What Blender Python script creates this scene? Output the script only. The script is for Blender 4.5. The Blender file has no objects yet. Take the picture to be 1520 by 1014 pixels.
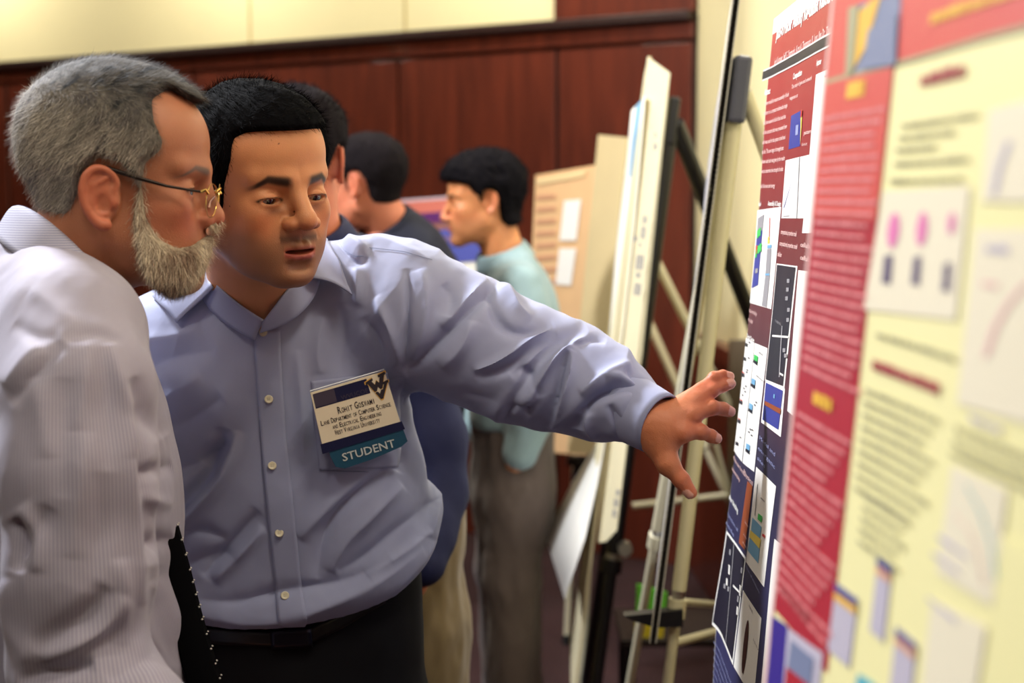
import bpy, bmesh, math, random
import numpy as np
from mathutils import Vector, Matrix
random.seed(7); RNG = np.random.default_rng(7)
C = bpy.context.scene.collection
F = 2300.0; CAMZ = 1.58; PITCH = math.radians(5.4)
cp, sp = math.cos(PITCH), math.sin(PITCH)

def ray(px, py):
    a = (px-760)/F; b = -(py-507)/F
    return np.array([a, cp + sp*b, -sp + cp*b])
def P(px, py, d):
    r = ray(px, py); return np.array([0, 0, CAMZ]) + r*(d/r[1])
def proj(V):
    V = np.asarray(V, dtype=float); x = V[..., 0]; y = V[..., 1]; z = V[..., 2]-CAMZ
    fz = y*cp - z*sp; up = y*sp + z*cp
    return 760+F*x/fz, 507-F*up/fz
def hit_plane(px, py, p0, n):
    r = ray(px, py); o = np.array([0, 0, CAMZ]); t = np.dot(p0-o, n)/np.dot(r, n); return o+r*t

def lin(c):
    return tuple(((v/255)/12.92 if v/255 <= .04045 else ((v/255+.055)/1.055)**2.4) for v in c)
MATS = {}
def mat(name, col, rough=.6, metal=0., sss=0., noise=0., nscale=20., bump=0., bscale=200., attr=None, coat=0., sheen=0., spec=.5):
    if name in MATS: return MATS[name]
    m = bpy.data.materials.new(name); m.use_nodes = True; nt = m.node_tree; b = nt.nodes['Principled BSDF']
    c = lin(col)+(1,)
    b.inputs['Base Color'].default_value = c; b.inputs['Roughness'].default_value = rough; b.inputs['Metallic'].default_value = metal
    b.inputs['Coat Weight'].default_value = coat; b.inputs['Sheen Weight'].default_value = sheen; b.inputs['Specular IOR Level'].default_value = spec
    tc = nt.nodes.new('ShaderNodeTexCoord'); src = None
    if attr:
        a = nt.nodes.new('ShaderNodeAttribute'); a.attribute_name = attr; src = a.outputs['Color']
    if noise > 0:
        n = nt.nodes.new('ShaderNodeTexNoise'); n.inputs['Scale'].default_value = nscale; n.inputs['Detail'].default_value = 5
        nt.links.new(tc.outputs['Object'], n.inputs['Vector'])
        mr = nt.nodes.new('ShaderNodeMapRange'); mr.inputs['To Min'].default_value = 1-noise; mr.inputs['To Max'].default_value = 1+noise
        nt.links.new(n.outputs['Fac'], mr.inputs['Value'])
        mx = nt.nodes.new('ShaderNodeVectorMath'); mx.operation = 'MULTIPLY'
        if src: nt.links.new(src, mx.inputs[0])
        else: mx.inputs[0].default_value = c[:3]
        nt.links.new(mr.outputs['Result'], mx.inputs[1]); src = mx.outputs['Vector']
    if src: nt.links.new(src, b.inputs['Base Color'])
    if bump > 0:
        n = nt.nodes.new('ShaderNodeTexNoise'); n.inputs['Scale'].default_value = bscale; n.inputs['Detail'].default_value = 4
        nt.links.new(tc.outputs['Object'], n.inputs['Vector'])
        bp = nt.nodes.new('ShaderNodeBump'); bp.inputs['Strength'].default_value = bump; bp.inputs['Distance'].default_value = .001
        nt.links.new(n.outputs['Fac'], bp.inputs['Height']); nt.links.new(bp.outputs['Normal'], b.inputs['Normal'])
    if sss > 0:
        b.inputs['Subsurface Weight'].default_value = sss; b.inputs['Subsurface Radius'].default_value = (.9, .3, .15); b.inputs['Subsurface Scale'].default_value = .008
    MATS[name] = m; return m

def tag(o, label=None, cat=None, group=None, kind=None):
    if label: o['label'] = label
    if cat: o['category'] = cat
    if group: o['group'] = group
    if kind: o['kind'] = kind
    return o
def empty(name, loc, label=None, cat=None, group=None, kind=None):
    o = bpy.data.objects.new(name, None); o.location = Vector(loc); o.empty_display_size = .1; C.objects.link(o)
    bpy.context.view_layer.update()
    return tag(o, label, cat, group, kind)
def mobj(name, V, Fc, mats, parent=None, smooth=False, midx=None, cols=None):
    """link world-space verts and faces as one mesh object"""
    V = np.asarray(V, dtype=float)
    off = np.zeros(3)
    if parent is not None:
        p = parent
        while p is not None: off = off+np.array(p.location); p = p.parent
    else:
        off = np.array([(V[:, 0].min()+V[:, 0].max())/2, (V[:, 1].min()+V[:, 1].max())/2, V[:, 2].min()])
    me = bpy.data.meshes.new(name)
    if isinstance(Fc, np.ndarray):
        n, k = Fc.shape
        me.vertices.add(len(V)); me.vertices.foreach_set('co', (V-off).astype(np.float32).ravel())
        me.loops.add(n*k); me.loops.foreach_set('vertex_index', Fc.astype(np.int32).ravel())
        me.polygons.add(n); me.polygons.foreach_set('loop_start', np.arange(0, n*k, k, dtype=np.int32))
        me.polygons.foreach_set('loop_total', np.full(n, k, dtype=np.int32)); me.update(calc_edges=True)
    else:
        me.from_pydata([tuple(v) for v in (V-off)], [], [tuple(int(i) for i in f) for f in Fc]); me.update()
    if not isinstance(mats, (list, tuple)): mats = [mats]
    for m in mats: me.materials.append(m)
    if midx is not None: me.polygons.foreach_set('material_index', np.asarray(midx, dtype=np.int32))
    if smooth: me.polygons.foreach_set('use_smooth', np.ones(len(me.polygons), dtype=bool))
    if cols is not None:
        a = me.color_attributes.new('Col', 'FLOAT_COLOR', 'POINT')
        a.data.foreach_set('color', np.c_[cols, np.ones(len(cols))].astype(np.float32).ravel())
    o = bpy.data.objects.new(name, me); C.objects.link(o)
    if parent is not None: o.parent = parent
    else: o.location = Vector(off)
    return o

class MB:
    """collects simple solids in world space, built as ONE mesh"""
    def __init__(s): s.V = []; s.F = []; s.M = []
    def add(s, V, Fc, m=0):
        n = len(s.V); s.V += [tuple(map(float, v)) for v in V]; s.F += [tuple(i+n for i in f) for f in Fc]; s.M += [m]*len(Fc)
    def hexa(s, a, m=0):  # 8 corners: bottom 4 ccw, top 4
        s.add(a, [(3, 2, 1, 0), (4, 5, 6, 7), (0, 1, 5, 4), (1, 2, 6, 5), (2, 3, 7, 6), (3, 0, 4, 7)], m)
    def slab(s, q, n, m=0):  # quad q extruded by vector n
        q = [np.array(p, float) for p in q]; s.hexa(q+[p+np.array(n) for p in q], m)
    def box(s, c, size, ax=None, m=0):
        c = np.array(c, float); h = np.array(size)/2; ax = np.eye(3) if ax is None else ax
        q = [c+ax.T@(np.array(v)*h) for v in [(-1, -1, -1), (1, -1, -1), (1, 1, -1), (-1, 1, -1), (-1, -1, 1), (1, -1, 1), (1, 1, 1), (-1, 1, 1)]]
        s.hexa(q, m)
    def tube(s, pts, r, n=14, m=0, flat=None):
        pts = [np.array(p, float) for p in pts]; rs = r if isinstance(r, (list, tuple)) else [r]*len(pts)
        V = []; T0 = pts[-1]-pts[0]; up = np.array([0, 0, 1.]) if abs(T0[2]) < .8*np.linalg.norm(T0)+1e-9 else np.array([0, 1., 0])
        for i, p in enumerate(pts):
            t = pts[min(i+1, len(pts)-1)]-pts[max(i-1, 0)]; t = t/np.linalg.norm(t)
            a = np.cross(up, t); a /= np.linalg.norm(a); b = np.cross(t, a)
            for k in range(n):
                th = 2*math.pi*k/n; V.append(p+rs[i]*(math.cos(th)*a+math.sin(th)*b*(flat or 1)))
        Fc = [(i*n+k, i*n+(k+1) % n, (i+1)*n+(k+1) % n, (i+1)*n+k) for i in range(len(pts)-1) for k in range(n)]
        Fc += [tuple(range(n-1, -1, -1)), tuple((len(pts)-1)*n+k for k in range(n))]
        s.add(V, Fc, m)
    def build(s, name, mats, parent=None, smooth=False, bevel=0):
        o = mobj(name, s.V, s.F, mats, parent, False, s.M)
        if smooth:
            o.data.polygons.foreach_set('use_smooth', np.ones(len(o.data.polygons), dtype=bool))
            o.data.set_sharp_from_angle(angle=math.radians(40))
        if bevel:
            b = o.modifiers.new('bevel', 'BEVEL'); b.width = bevel; b.segments = 2; b.limit_method = 'ANGLE'
        return o

TXT = {}
def text2d(s, bold=0.0):
    k = (s, bold)
    if k in TXT: return TXT[k]
    cu = bpy.data.curves.new('t', 'FONT'); cu.body = s; cu.size = 1; cu.resolution_u = 2; cu.offset = bold
    o = bpy.data.objects.new('t', cu); C.objects.link(o); dg = bpy.context.evaluated_depsgraph_get()
    me = bpy.data.meshes.new_from_object(o.evaluated_get(dg))
    V = [(v.co.x, v.co.y) for v in me.vertices]; Fc = [tuple(p.vertices) for p in me.polygons]
    bpy.data.objects.remove(o); bpy.data.curves.remove(cu); bpy.data.meshes.remove(me)
    TXT[k] = (np.array(V).reshape(-1, 2), Fc); return TXT[k]

# ---------------------------------------------------------------- implicit surfaces
f4 = np.float32
def smin(a, b, k):
    h = np.maximum(k-np.abs(a-b), 0)/k; return np.minimum(a, b)-h*h*k*.25
def smax(a, b, k): return -smin(-a, -b, k)
def ell(p, c, r):
    x = (p[0]-c[0]); y = (p[1]-c[1]); z = (p[2]-c[2])
    k0 = np.sqrt((x/r[0])**2+(y/r[1])**2+(z/r[2])**2); k1 = np.sqrt((x/r[0]**2)**2+(y/r[1]**2)**2+(z/r[2]**2)**2)+1e-6
    return k0*(k0-1)/k1
def cone(p, a, b, r1, r2):
    a = np.asarray(a, f4); b = np.asarray(b, f4); d = b-a; L = float(d@d)
    x = p[0]-a[0]; y = p[1]-a[1]; z = p[2]-a[2]
    t = np.clip((x*d[0]+y*d[1]+z*d[2])/L, 0, 1)
    return np.sqrt((x-t*d[0])**2+(y-t*d[1])**2+(z-t*d[2])**2)-(r1+(r2-r1)*t)
def chain(p, pts, rs, k=.004):
    d = None
    for i in range(len(pts)-1):
        e = cone(p, pts[i], pts[i+1], rs[i], rs[i+1]); d = e if d is None else smin(d, e, k)
    return d
def stack(p, lv):
    """vertical stack of rotated ellipses; lv rows: z, cx, cy, rx, ry, yaw"""
    lv = np.array(lv, float); lv = lv[np.argsort(lv[:, 0])]; z = p[2]
    I = lambda k: np.interp(z, lv[:, 0], lv[:, k]).astype(f4)
    # smooth the interpolation
    dz = .02; J = lambda k: (np.interp(z-dz, lv[:, 0], lv[:, k])+np.interp(z, lv[:, 0], lv[:, k])+np.interp(z+dz, lv[:, 0], lv[:, k])).astype(f4)/3
    cx, cy, rx, ry, yw = J(1), J(2), J(3), J(4), J(5)
    dx = p[0]-cx; dy = p[1]-cy; c = np.cos(yw); s_ = np.sin(yw); u = dx*c+dy*s_; v = -dx*s_+dy*c
    e = 2.35; k = ((np.abs(u)/rx)**e+(np.abs(v)/ry)**e)**(1/e)
    d = (k-1)*np.minimum(rx, ry)
    return smax(d, np.maximum(z-lv[-1, 0], lv[0, 0]-z), .03)
def polysd(x, y, poly):
    """signed distance to a polygon, negative inside"""
    poly = np.array(poly, f4); d = np.full(x.shape, 1e9, f4); ins = np.zeros(x.shape, bool); n = len(poly)
    for i in range(n):
        a = poly[i]; b = poly[(i+1) % n]; e = b-a
        t = np.clip(((x-a[0])*e[0]+(y-a[1])*e[1])/(e@e), 0, 1)
        d = np.minimum(d, (x-a[0]-t*e[0])**2+(y-a[1]-t*e[1])**2)
        c = ((a[1] > y) != (b[1] > y)) & (x < (b[0]-a[0])*(y-a[1])/((b[1]-a[1]) if abs(b[1]-a[1]) > 1e-9 else 1e-9)+a[0])
        ins ^= c
    d = np.sqrt(d); return np.where(ins, -d, d)
def isomesh(fn, lo, hi, h, margin=2.2, smooth=1):
    lo = np.array(lo, float); hi = np.array(hi, float)
    B = 4; n = np.ceil((hi-lo)/(h*B)).astype(int)*B+1
    ax = [(lo[i]+h*np.arange(n[i])).astype(f4) for i in range(3)]
    cx = [a[::B] for a in ax]; G = np.meshgrid(*cx, indexing='ij'); fc = fn([g.ravel() for g in G]).reshape(G[0].shape)
    near = np.abs(fc) < h*B*margin
    sg = fc < 0
    m = near.copy()
    for a in range(3):
        for s in (1, -1): m |= np.roll(near, s, a)
    full = np.repeat(np.repeat(np.repeat(fc, B, 0), B, 1), B, 2)[B//2:, B//2:, B//2:]
    fm = np.repeat(np.repeat(np.repeat(m, B, 0), B, 1), B, 2)[B//2:, B//2:, B//2:]
    full = np.ascontiguousarray(full[:n[0], :n[1], :n[2]]).astype(f4); fm = fm[:n[0], :n[1], :n[2]]
    n = np.array(full.shape)
    idx = np.nonzero(fm)
    for s in range(0, len(idx[0]), 2000000):
        ii = [q[s:s+2000000] for q in idx]
        full[ii[0], ii[1], ii[2]] = fn([ax[k][ii[k]] for k in range(3)])
    f = full; f[f == 0] = 1e-7; ins = f < 0
    c = np.zeros(n-1, np.int8)
    for i in (0, 1):
        for j in (0, 1):
            for k in (0, 1): c += ins[i:n[0]-1+i, j:n[1]-1+j, k:n[2]-1+k]
    cells = (c > 0) & (c < 8); ci = np.nonzero(cells); N = len(ci[0])
    vid = np.full(n-1, -1, np.int64); vid[ci] = np.arange(N)
    acc = np.zeros((N, 3)); cnt = np.zeros(N)
    for a in range(3):
        b, d = [q for q in range(3) if q != a]
        for u in (0, 1):
            for v in (0, 1):
                o = [0, 0, 0]; o[b] = u; o[d] = v; o2 = list(o); o2[a] = 1
                A = f[ci[0]+o[0], ci[1]+o[1], ci[2]+o[2]]; Bv = f[ci[0]+o2[0], ci[1]+o2[1], ci[2]+o2[2]]
                x = (A < 0) != (Bv < 0); t = np.where(x, A/(A-Bv+1e-20), 0)
                p = np.zeros((N, 3)); p[:, b] = u; p[:, d] = v; p[:, a] = t
                acc += p*x[:, None]; cnt += x
    V = lo + h*(np.stack(ci, 1)+acc/cnt[:, None])
    Q = []
    for a in range(3):
        b, d = (a+1) % 3, (a+2) % 3
        sl0 = [slice(0, n[q]) for q in range(3)]; 
        A = ins; s0 = [slice(None)]*3; s1 = [slice(None)]*3; s0[a] = slice(0, -1); s1[a] = slice(1, None)
        ch = ins[tuple(s0)] != ins[tuple(s1)]; e = np.nonzero(ch); e = list(e)
        ok = (e[b] > 0) & (e[d] > 0) & (e[b] < n[b]-1) & (e[d] < n[d]-1); e = [q[ok] for q in e]
        def cid(ob, od):
            q = list(e); q[b] = q[b]-ob; q[d] = q[d]-od; return vid[q[0], q[1], q[2]]
        q = np.stack([cid(1, 1), cid(0, 1), cid(0, 0), cid(1, 0)], 1)
        fl = ~ins[e[0], e[1], e[2]]; q[fl] = q[fl][:, ::-1]; Q.append(q)
    Q = np.concatenate(Q); Q = Q[(Q >= 0).all(1)]
    for _ in range(smooth): V = lap(V, Q, .5)
    return V, Q
def lap(V, Q, w=.5):
    acc = np.zeros_like(V); cnt = np.zeros(len(V))
    for i in range(4):
        a = Q[:, i]; b = Q[:, (i+1) % 4]
        for k in range(3):
            acc[:, k] += np.bincount(a, V[b, k], len(V))+np.bincount(b, V[a, k], len(V))
        cnt += np.bincount(a, minlength=len(V))+np.bincount(b, minlength=len(V))
    return V*(1-w)+w*acc/np.maximum(cnt, 1)[:, None]
def subdiv(V, Q):
    n = len(V); E = np.concatenate([Q[:, [i, (i+1) % 4]] for i in range(4)]); Es = np.sort(E, 1)
    key = Es[:, 0]*n+Es[:, 1]; u, inv = np.unique(key, return_inverse=True)
    em = (V[u//n]+V[u % n])/2; fm = V[Q].mean(1); m = len(Q)
    e = [inv[i*m:(i+1)*m]+n for i in range(4)]; fid = np.arange(m)+n+len(u)
    NQ = np.concatenate([np.stack([Q[:, i], e[i], fid, e[i-1]], 1) for i in range(4)])
    W = np.concatenate([V, em, fm]); return lap(W, NQ, .5), NQ
def vnormals(V, Q):
    n = np.cross(V[Q[:, 2]]-V[Q[:, 0]], V[Q[:, 3]]-V[Q[:, 1]]); N = np.zeros_like(V)
    for i in range(4):
        for k in range(3): N[:, k] += np.bincount(Q[:, i], n[:, k], len(V))
    return N/(np.linalg.norm(N, axis=1)[:, None]+1e-12)
def vnoise(p, seed=0):
    """smooth value noise in [-1,1] for (N,3) points"""
    p = np.asarray(p, float); i = np.floor(p).astype(np.int64); fr = p-i; fr = fr*fr*(3-2*fr)
    def hsh(a, b, c):
        h = (a*374761393+b*668265263+c*2147483647+seed*1274126177) & 0xffffffff
        h = ((h ^ (h >> 13))*1274126177) & 0xffffffff; h = h ^ (h >> 16); return (h & 0xffff)/32767.5-1
    r = 0
    for a in (0, 1):
        for b in (0, 1):
            for c in (0, 1):
                w = (fr[:, 0] if a else 1-fr[:, 0])*(fr[:, 1] if b else 1-fr[:, 1])*(fr[:, 2] if c else 1-fr[:, 2])
                r = r+w*hsh(i[:, 0]+a, i[:, 1]+b, i[:, 2]+c)
    return r
def fbm(p, seed=0, o=3):
    return sum(vnoise(np.asarray(p)*2**k, seed+k)*.5**k for k in range(o))
def sstep(a, b, x):
    t = np.clip((x-a)/(b-a), 0, 1); return t*t*(3-2*t)
# ---------------------------------------------------------------- camera
cam = bpy.data.cameras.new('camera'); co = bpy.data.objects.new('camera', cam); C.objects.link(co)
co.location = (0, 0, CAMZ); co.rotation_euler = (math.pi/2-PITCH, 0, 0)
cam.sensor_width = 36; cam.lens = 36*F/1520; cam.clip_start = .05
cam.dof.use_dof = True; cam.dof.focus_distance = 1.90; cam.dof.aperture_fstop = 4.0
bpy.context.scene.camera = co
vs = bpy.context.scene.view_settings; vs.view_transform = 'Standard'; vs.look = 'None'; vs.gamma = 1; vs.exposure = 0.0

# ---------------------------------------------------------------- room
wa = P(0, 95, 9.1); zr = wa[2]
lo_, hi_ = 4., 9.
for _ in range(60):
    m_ = (lo_+hi_)/2
    if P(832, 33, m_)[2] > zr: hi_ = m_
    else: lo_ = m_
wb = P(832, 33, m_)
wu = (wb-wa); wu[2] = 0; wu /= np.linalg.norm(wu); wn = np.array([-wu[1], wu[0], 0.])   # wn points away from the camera
if wn[1] < 0: wn = -wn
def WP(px, py): return hit_plane(px, py, wa, wn)
corner = WP(1036, 300); corner[2] = 0
SOFT = {}
def wood_mat():
    m = mat('polished_mahogany', (112, 44, 27), rough=.38, coat=.25); nt = m.node_tree; b = nt.nodes['Principled BSDF']
    tc = nt.nodes.new('ShaderNodeTexCoord'); mp = nt.nodes.new('ShaderNodeMapping'); mp.inputs['Scale'].default_value = (5, 5, .5)
    n = nt.nodes.new('ShaderNodeTexNoise'); n.inputs['Scale'].default_value = 4; n.inputs['Detail'].default_value = 8; n.inputs['Distortion'].default_value = .6
    cr = nt.nodes.new('ShaderNodeValToRGB'); cr.color_ramp.elements[0].position = .3; cr.color_ramp.elements[0].color = lin((78, 31, 20))+(1,)
    cr.color_ramp.elements[1].position = .75; cr.color_ramp.elements[1].color = lin((110, 47, 30))+(1,)
    nt.links.new(tc.outputs['Object'], mp.inputs['Vector']); nt.links.new(mp.outputs['Vector'], n.inputs['Vector'])
    nt.links.new(n.outputs['Fac'], cr.inputs['Fac']); nt.links.new(cr.outputs['Color'], b.inputs['Base Color']); return m
WOOD = wood_mat(); WOODD = mat('dark_mahogany_groove', (40, 15, 12), rough=.5)
CREAM = mat('cream_wallcovering', (240, 230, 184), rough=.8, noise=.05, nscale=3, bump=.1, bscale=60)
CARPET = mat('dark_maroon_carpet', (44, 15, 18), rough=.95, noise=.35, nscale=9, bump=.5, bscale=300)
H = 3.4
def wp(s, z, off=0.): # s along the wall from the corner (negative = left), off toward the room
    q = corner+wu*s-wn*off; return np.array([q[0], q[1], z])
L0 = -7.5
w = MB(); w.slab([wp(L0, 0), wp(0, 0), wp(0, H), wp(L0, H)], wn*.1); o = w.build('wall_back', CREAM); tag(o, kind='structure')
sP = float(np.dot(WP(832, 33)-corner, wu))   # left edge of the tall wood pilaster
# wainscot panels: split by the seams
seams = [L0, float(np.dot(WP(25, 300)-corner, wu)), float(np.dot(WP(300, 300)-corner, wu)), float(np.dot(WP(601, 300)-corner, wu)), float(np.dot(WP(835, 300)-corner, wu)), 0]
zb = WP(600, 90)[2]
w = MB()
for a, b in zip(seams[:-1], seams[1:]):
    w.slab([wp(a+.012, 0, .03), wp(b-.012, 0, .03), wp(b-.012, zb, .03), wp(a+.012, zb, .03)], -wn*.02)
w.slab([wp(L0, 0, .01), wp(0, 0, .01), wp(0, zr-.01, .01), wp(L0, zr-.01, .01)], -wn*.02, 1)
o = w.build('trim_1', [WOOD, WOODD], bevel=.004); tag(o, kind='structure')
w = MB()
w.slab([wp(L0, zb+.012, .035), wp(0, zb+.012, .035), wp(0, zr-.045, .035), wp(L0, zr-.045, .035)], -wn*.03)
w.slab([wp(L0, zr-.04, .03), wp(0, zr-.04, .03), wp(0, zr, .03), wp(L0, zr, .03)], -wn*.075, 1)
o = w.build('trim_2', [WOOD, WOODD], bevel=.006); tag(o, kind='structure')
w = MB(); w.slab([wp(sP, zr, .02), wp(0, zr, .02), wp(0, H, .02), wp(sP, H, .02)], -wn*.035); o = w.build('trim_3', WOOD, bevel=.004); tag(o, kind='structure')
w = MB()
for px in (370, 600): 
    s = float(np.dot(WP(px, 30)-corner, wu)); w.slab([wp(s, zr, .001), wp(s+.012, zr, .001), wp(s+.012, H, .001), wp(s, H, .001)], -wn*.003)
o = w.build('trim_4', mat('cream_seam_strip', (196, 178, 120), rough=.8)); tag(o, kind='structure')
# right wall: cream above a dark wainscot, set with the shallow folds of a partition
ru = np.array([.30, -6.2, 0]); RL = np.linalg.norm(ru); ru /= RL; rn = np.array([-ru[1], ru[0], 0.]); rn = rn if rn[0] > 0 else -rn
def rp(s, z, off=0.): q = corner+ru*s-rn*off; return np.array([q[0], q[1], z])
w = MB(); N = 90; V = []; Fc = []
for i in range(N+1):
    s = (RL+3.5)*i/N; off = .015*math.sin(s*7.0)+.01
    V += [rp(s, 1.0, off), rp(s, H, off)]
for i in range(N): Fc.append((2*i, 2*i+1, 2*i+3, 2*i+2))
w.add(V, Fc); w.slab([rp(0, .98, -.05), rp(RL+3.5, .98, -.05), rp(RL+3.5, H, -.05), rp(0, H, -.05)], rn*.1)
o = w.build('wall_right', CREAM, smooth=True); tag(o, kind='structure')
w = MB(); w.slab([rp(0, 0, .03), rp(RL+3.5, 0, .03), rp(RL+3.5, .97, .03), rp(0, .97, .03)], rn*.16)
w.slab([rp(0, .96, .05), rp(RL+3.5, .96, .05), rp(RL+3.5, 1.02, .05), rp(0, 1.02, .05)], rn*.1)
o = w.build('trim_5', WOOD, bevel=.004); tag(o, kind='structure')
# left and rear walls, floor, ceiling
lc = wp(L0, 0); rc = rp(RL+3.5, 0)
lfar = lc-wn*0.; lnear = np.array([lc[0]+.2, -3.2, 0]); rnear = np.array([rc[0], -3.2, 0])
def wallslab(name, a, b, out):
    w = MB(); A = a.copy(); B = b.copy(); A2 = A.copy(); B2 = B.copy(); A2[2] = B2[2] = H
    w.slab([A, B, B2, A2], np.array(out)*.1); o = w.build(name, WOOD); tag(o, kind='structure')
wallslab('wall_left', lc, lnear, (-1, 0, 0)); wallslab('wall_front', lnear, rnear, (0, -1, 0))
w = MB(); w.slab([(-12, -4, -.05), (4, -4, -.05), (4, 15, -.05), (-12, 15, -.05)], (0, 0, .05)); o = w.build('floor', CARPET); tag(o, kind='structure')
w = MB(); w.slab([(-12, -4, H), (4, -4, H), (4, 15, H), (-12, 15, H)], (0, 0, .05)); o = w.build('ceiling', mat('ceiling_paint', (176, 166, 146), rough=.9)); tag(o, kind='structure')

# ---------------------------------------------------------------- light
def area(name, loc, aim, size, power, col, sy=None):
    l = bpy.data.lights.new(name, 'AREA'); l.energy = power; l.color = col; l.size = size
    if sy: l.shape = 'RECTANGLE'; l.size_y = sy
    o = bpy.data.objects.new(name, l); C.objects.link(o); o.location = loc
    o.rotation_euler = (Vector(aim)-Vector(loc)).to_track_quat('-Z', 'Y').to_euler(); return o
WARM = (1., .88, .70); NEUT = (.93, .95, 1.)
area('overhead_light', (-1.75, 3.0, 3.3), (-.45, 2.0, 1.35), .42, 205, NEUT)      # behind the group, upper left
area('overhead_light', (.55, 1.0, 3.3), (-.2, 2.0, 1.3), .4, 18, WARM)           # unseen front fill over the readers, right
area('overhead_light', (-1.6, .5, 3.3), (-.3, 2.0, 1.5), .4, 20, WARM)  # unseen front fill from the upper left
for s_ in (-4.6, -2.6, -.8):                                                     # unseen lights added to brighten the upper cream wall
    q = wp(s_, 3.3, .75); area('upper_wall_fill', q, wp(s_, 2.75), .3, 20, (1., .93, .78))
area('overhead_light', (-.6, 4.7, 3.3), (-.3, 4.3, 0), .5, 42, (1., .93, .82))
area('overhead_light', (.9, 4.0, 3.3), (1.1, 4.6, 1.7), .5, 80, (1., .97, .92))  # unseen, aimed at the cream right wall to brighten it
area('overhead_light', (-.35, .1, 3.3), (.3, 1.1, 1.5), .5, 12, (1., .93, .8))  # unseen front fill towards the near poster
wd = bpy.data.worlds.new('world'); bpy.context.scene.world = wd; wd.use_nodes = True
wd.node_tree.nodes['Background'].inputs[0].default_value = (1, .93, .82, 1); wd.node_tree.nodes['Background'].inputs[1].default_value = .25
# ---------------------------------------------------------------- posters
PAPER = lambda n, c: mat(n, c, rough=.42, spec=.4)
def solve_d(px, py, z, lo=.2, hi=9.):
    s = P(px, py, hi)[2]-P(px, py, lo)[2]
    for _ in range(60):
        m = (lo+hi)/2
        if (P(px, py, m)[2] > z) == (s > 0): hi = m
        else: lo = m
    return m
class Sheet:
    """a leaning sheet; prints are laid on it by where their corners fall on its plane"""
    def __init__(s, p0, p1, p2, disp):
        s.p0 = np.array(p0); u = np.array(p1)-s.p0; u[2] = 0; s.u = u/np.linalg.norm(u)   # along the lines of text
        w = np.array(p2)-s.p0; n = np.cross(s.u, w); s.n = n/np.linalg.norm(n)
        if s.n[0] > 0: s.n = -s.n                      # towards the readers
        v = np.cross(s.u, s.n); s.v = v if v[2] > 0 else -v; s.disp = disp
        s.geo = MB()
    def uv(s, px, py):
        q = hit_plane(px, py, s.p0, s.n)-s.p0; return np.array([q@s.u, q@s.v])
    def pt(s, a, b, off=0.): return s.p0+s.u*a+s.v*b+s.n*(off+s.disp(a, b))
    def quad_uv(s, q, m, layer=1, nu=6, nv=6, g=None):
        g = g or s.geo; V = []; off = .0005*layer; ul = max(abs(q[1][0]-q[0][0]), abs(q[2][0]-q[3][0])); nu = max(nu if ul > .02 else 1, min(150, int(ul/.0075)+1)); nv = max(1, min(nv, int(abs(q[0][1]-q[3][1])/.01)+1))
        for j in range(nv+1):
            for i in range(nu+1):
                a, b = i/nu, j/nv; c = (q[0]*(1-a)+q[1]*a)*(1-b)+(q[3]*(1-a)+q[2]*a)*b
                V.append(s.pt(c[0], c[1], off))
        g.add(V, [(j*(nu+1)+i, j*(nu+1)+i+1, (j+1)*(nu+1)+i+1, (j+1)*(nu+1)+i) for j in range(nv) for i in range(nu)], m)
    def quad(s, c, m, layer=1, nu=6, nv=10, g=None):   # c: four pixels, clockwise from upper left
        s.quad_uv([s.uv(*p) for p in c], m, layer, nu, nv, g)
    def text(s, t, a, b, hpx, m, layer=2, g=None, bold=.0):
        g = g or s.geo; A = s.uv(*a); B = s.uv(b, a[1]) if not isinstance(b, tuple) else s.uv(*b)
        # end of the line: same height on the sheet, at pixel column b
        lo, hi = -1.5, 1.5; px_ = lambda q: float(proj(s.pt(q, A[1]))[0]); bx = b[0] if isinstance(b, tuple) else b
        up = px_(hi) > px_(lo)
        for _ in range(40):
            mid = (lo+hi)/2
            if (px_(mid) > bx) == up: hi = mid
            else: lo = mid
        V, Fc = text2d(t, bold); w0, w1 = V[:, 0].min(), V[:, 0].max(); d = s.pt(*A)[1]; h = hpx*d/F/.72
        W = []
        for x, y in V: W.append(s.pt(A[0]+(x-w0)/(w1-w0)*(mid-A[0]), A[1]+y*h, .0004*layer))
        g.add(W, Fc, m)
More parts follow.
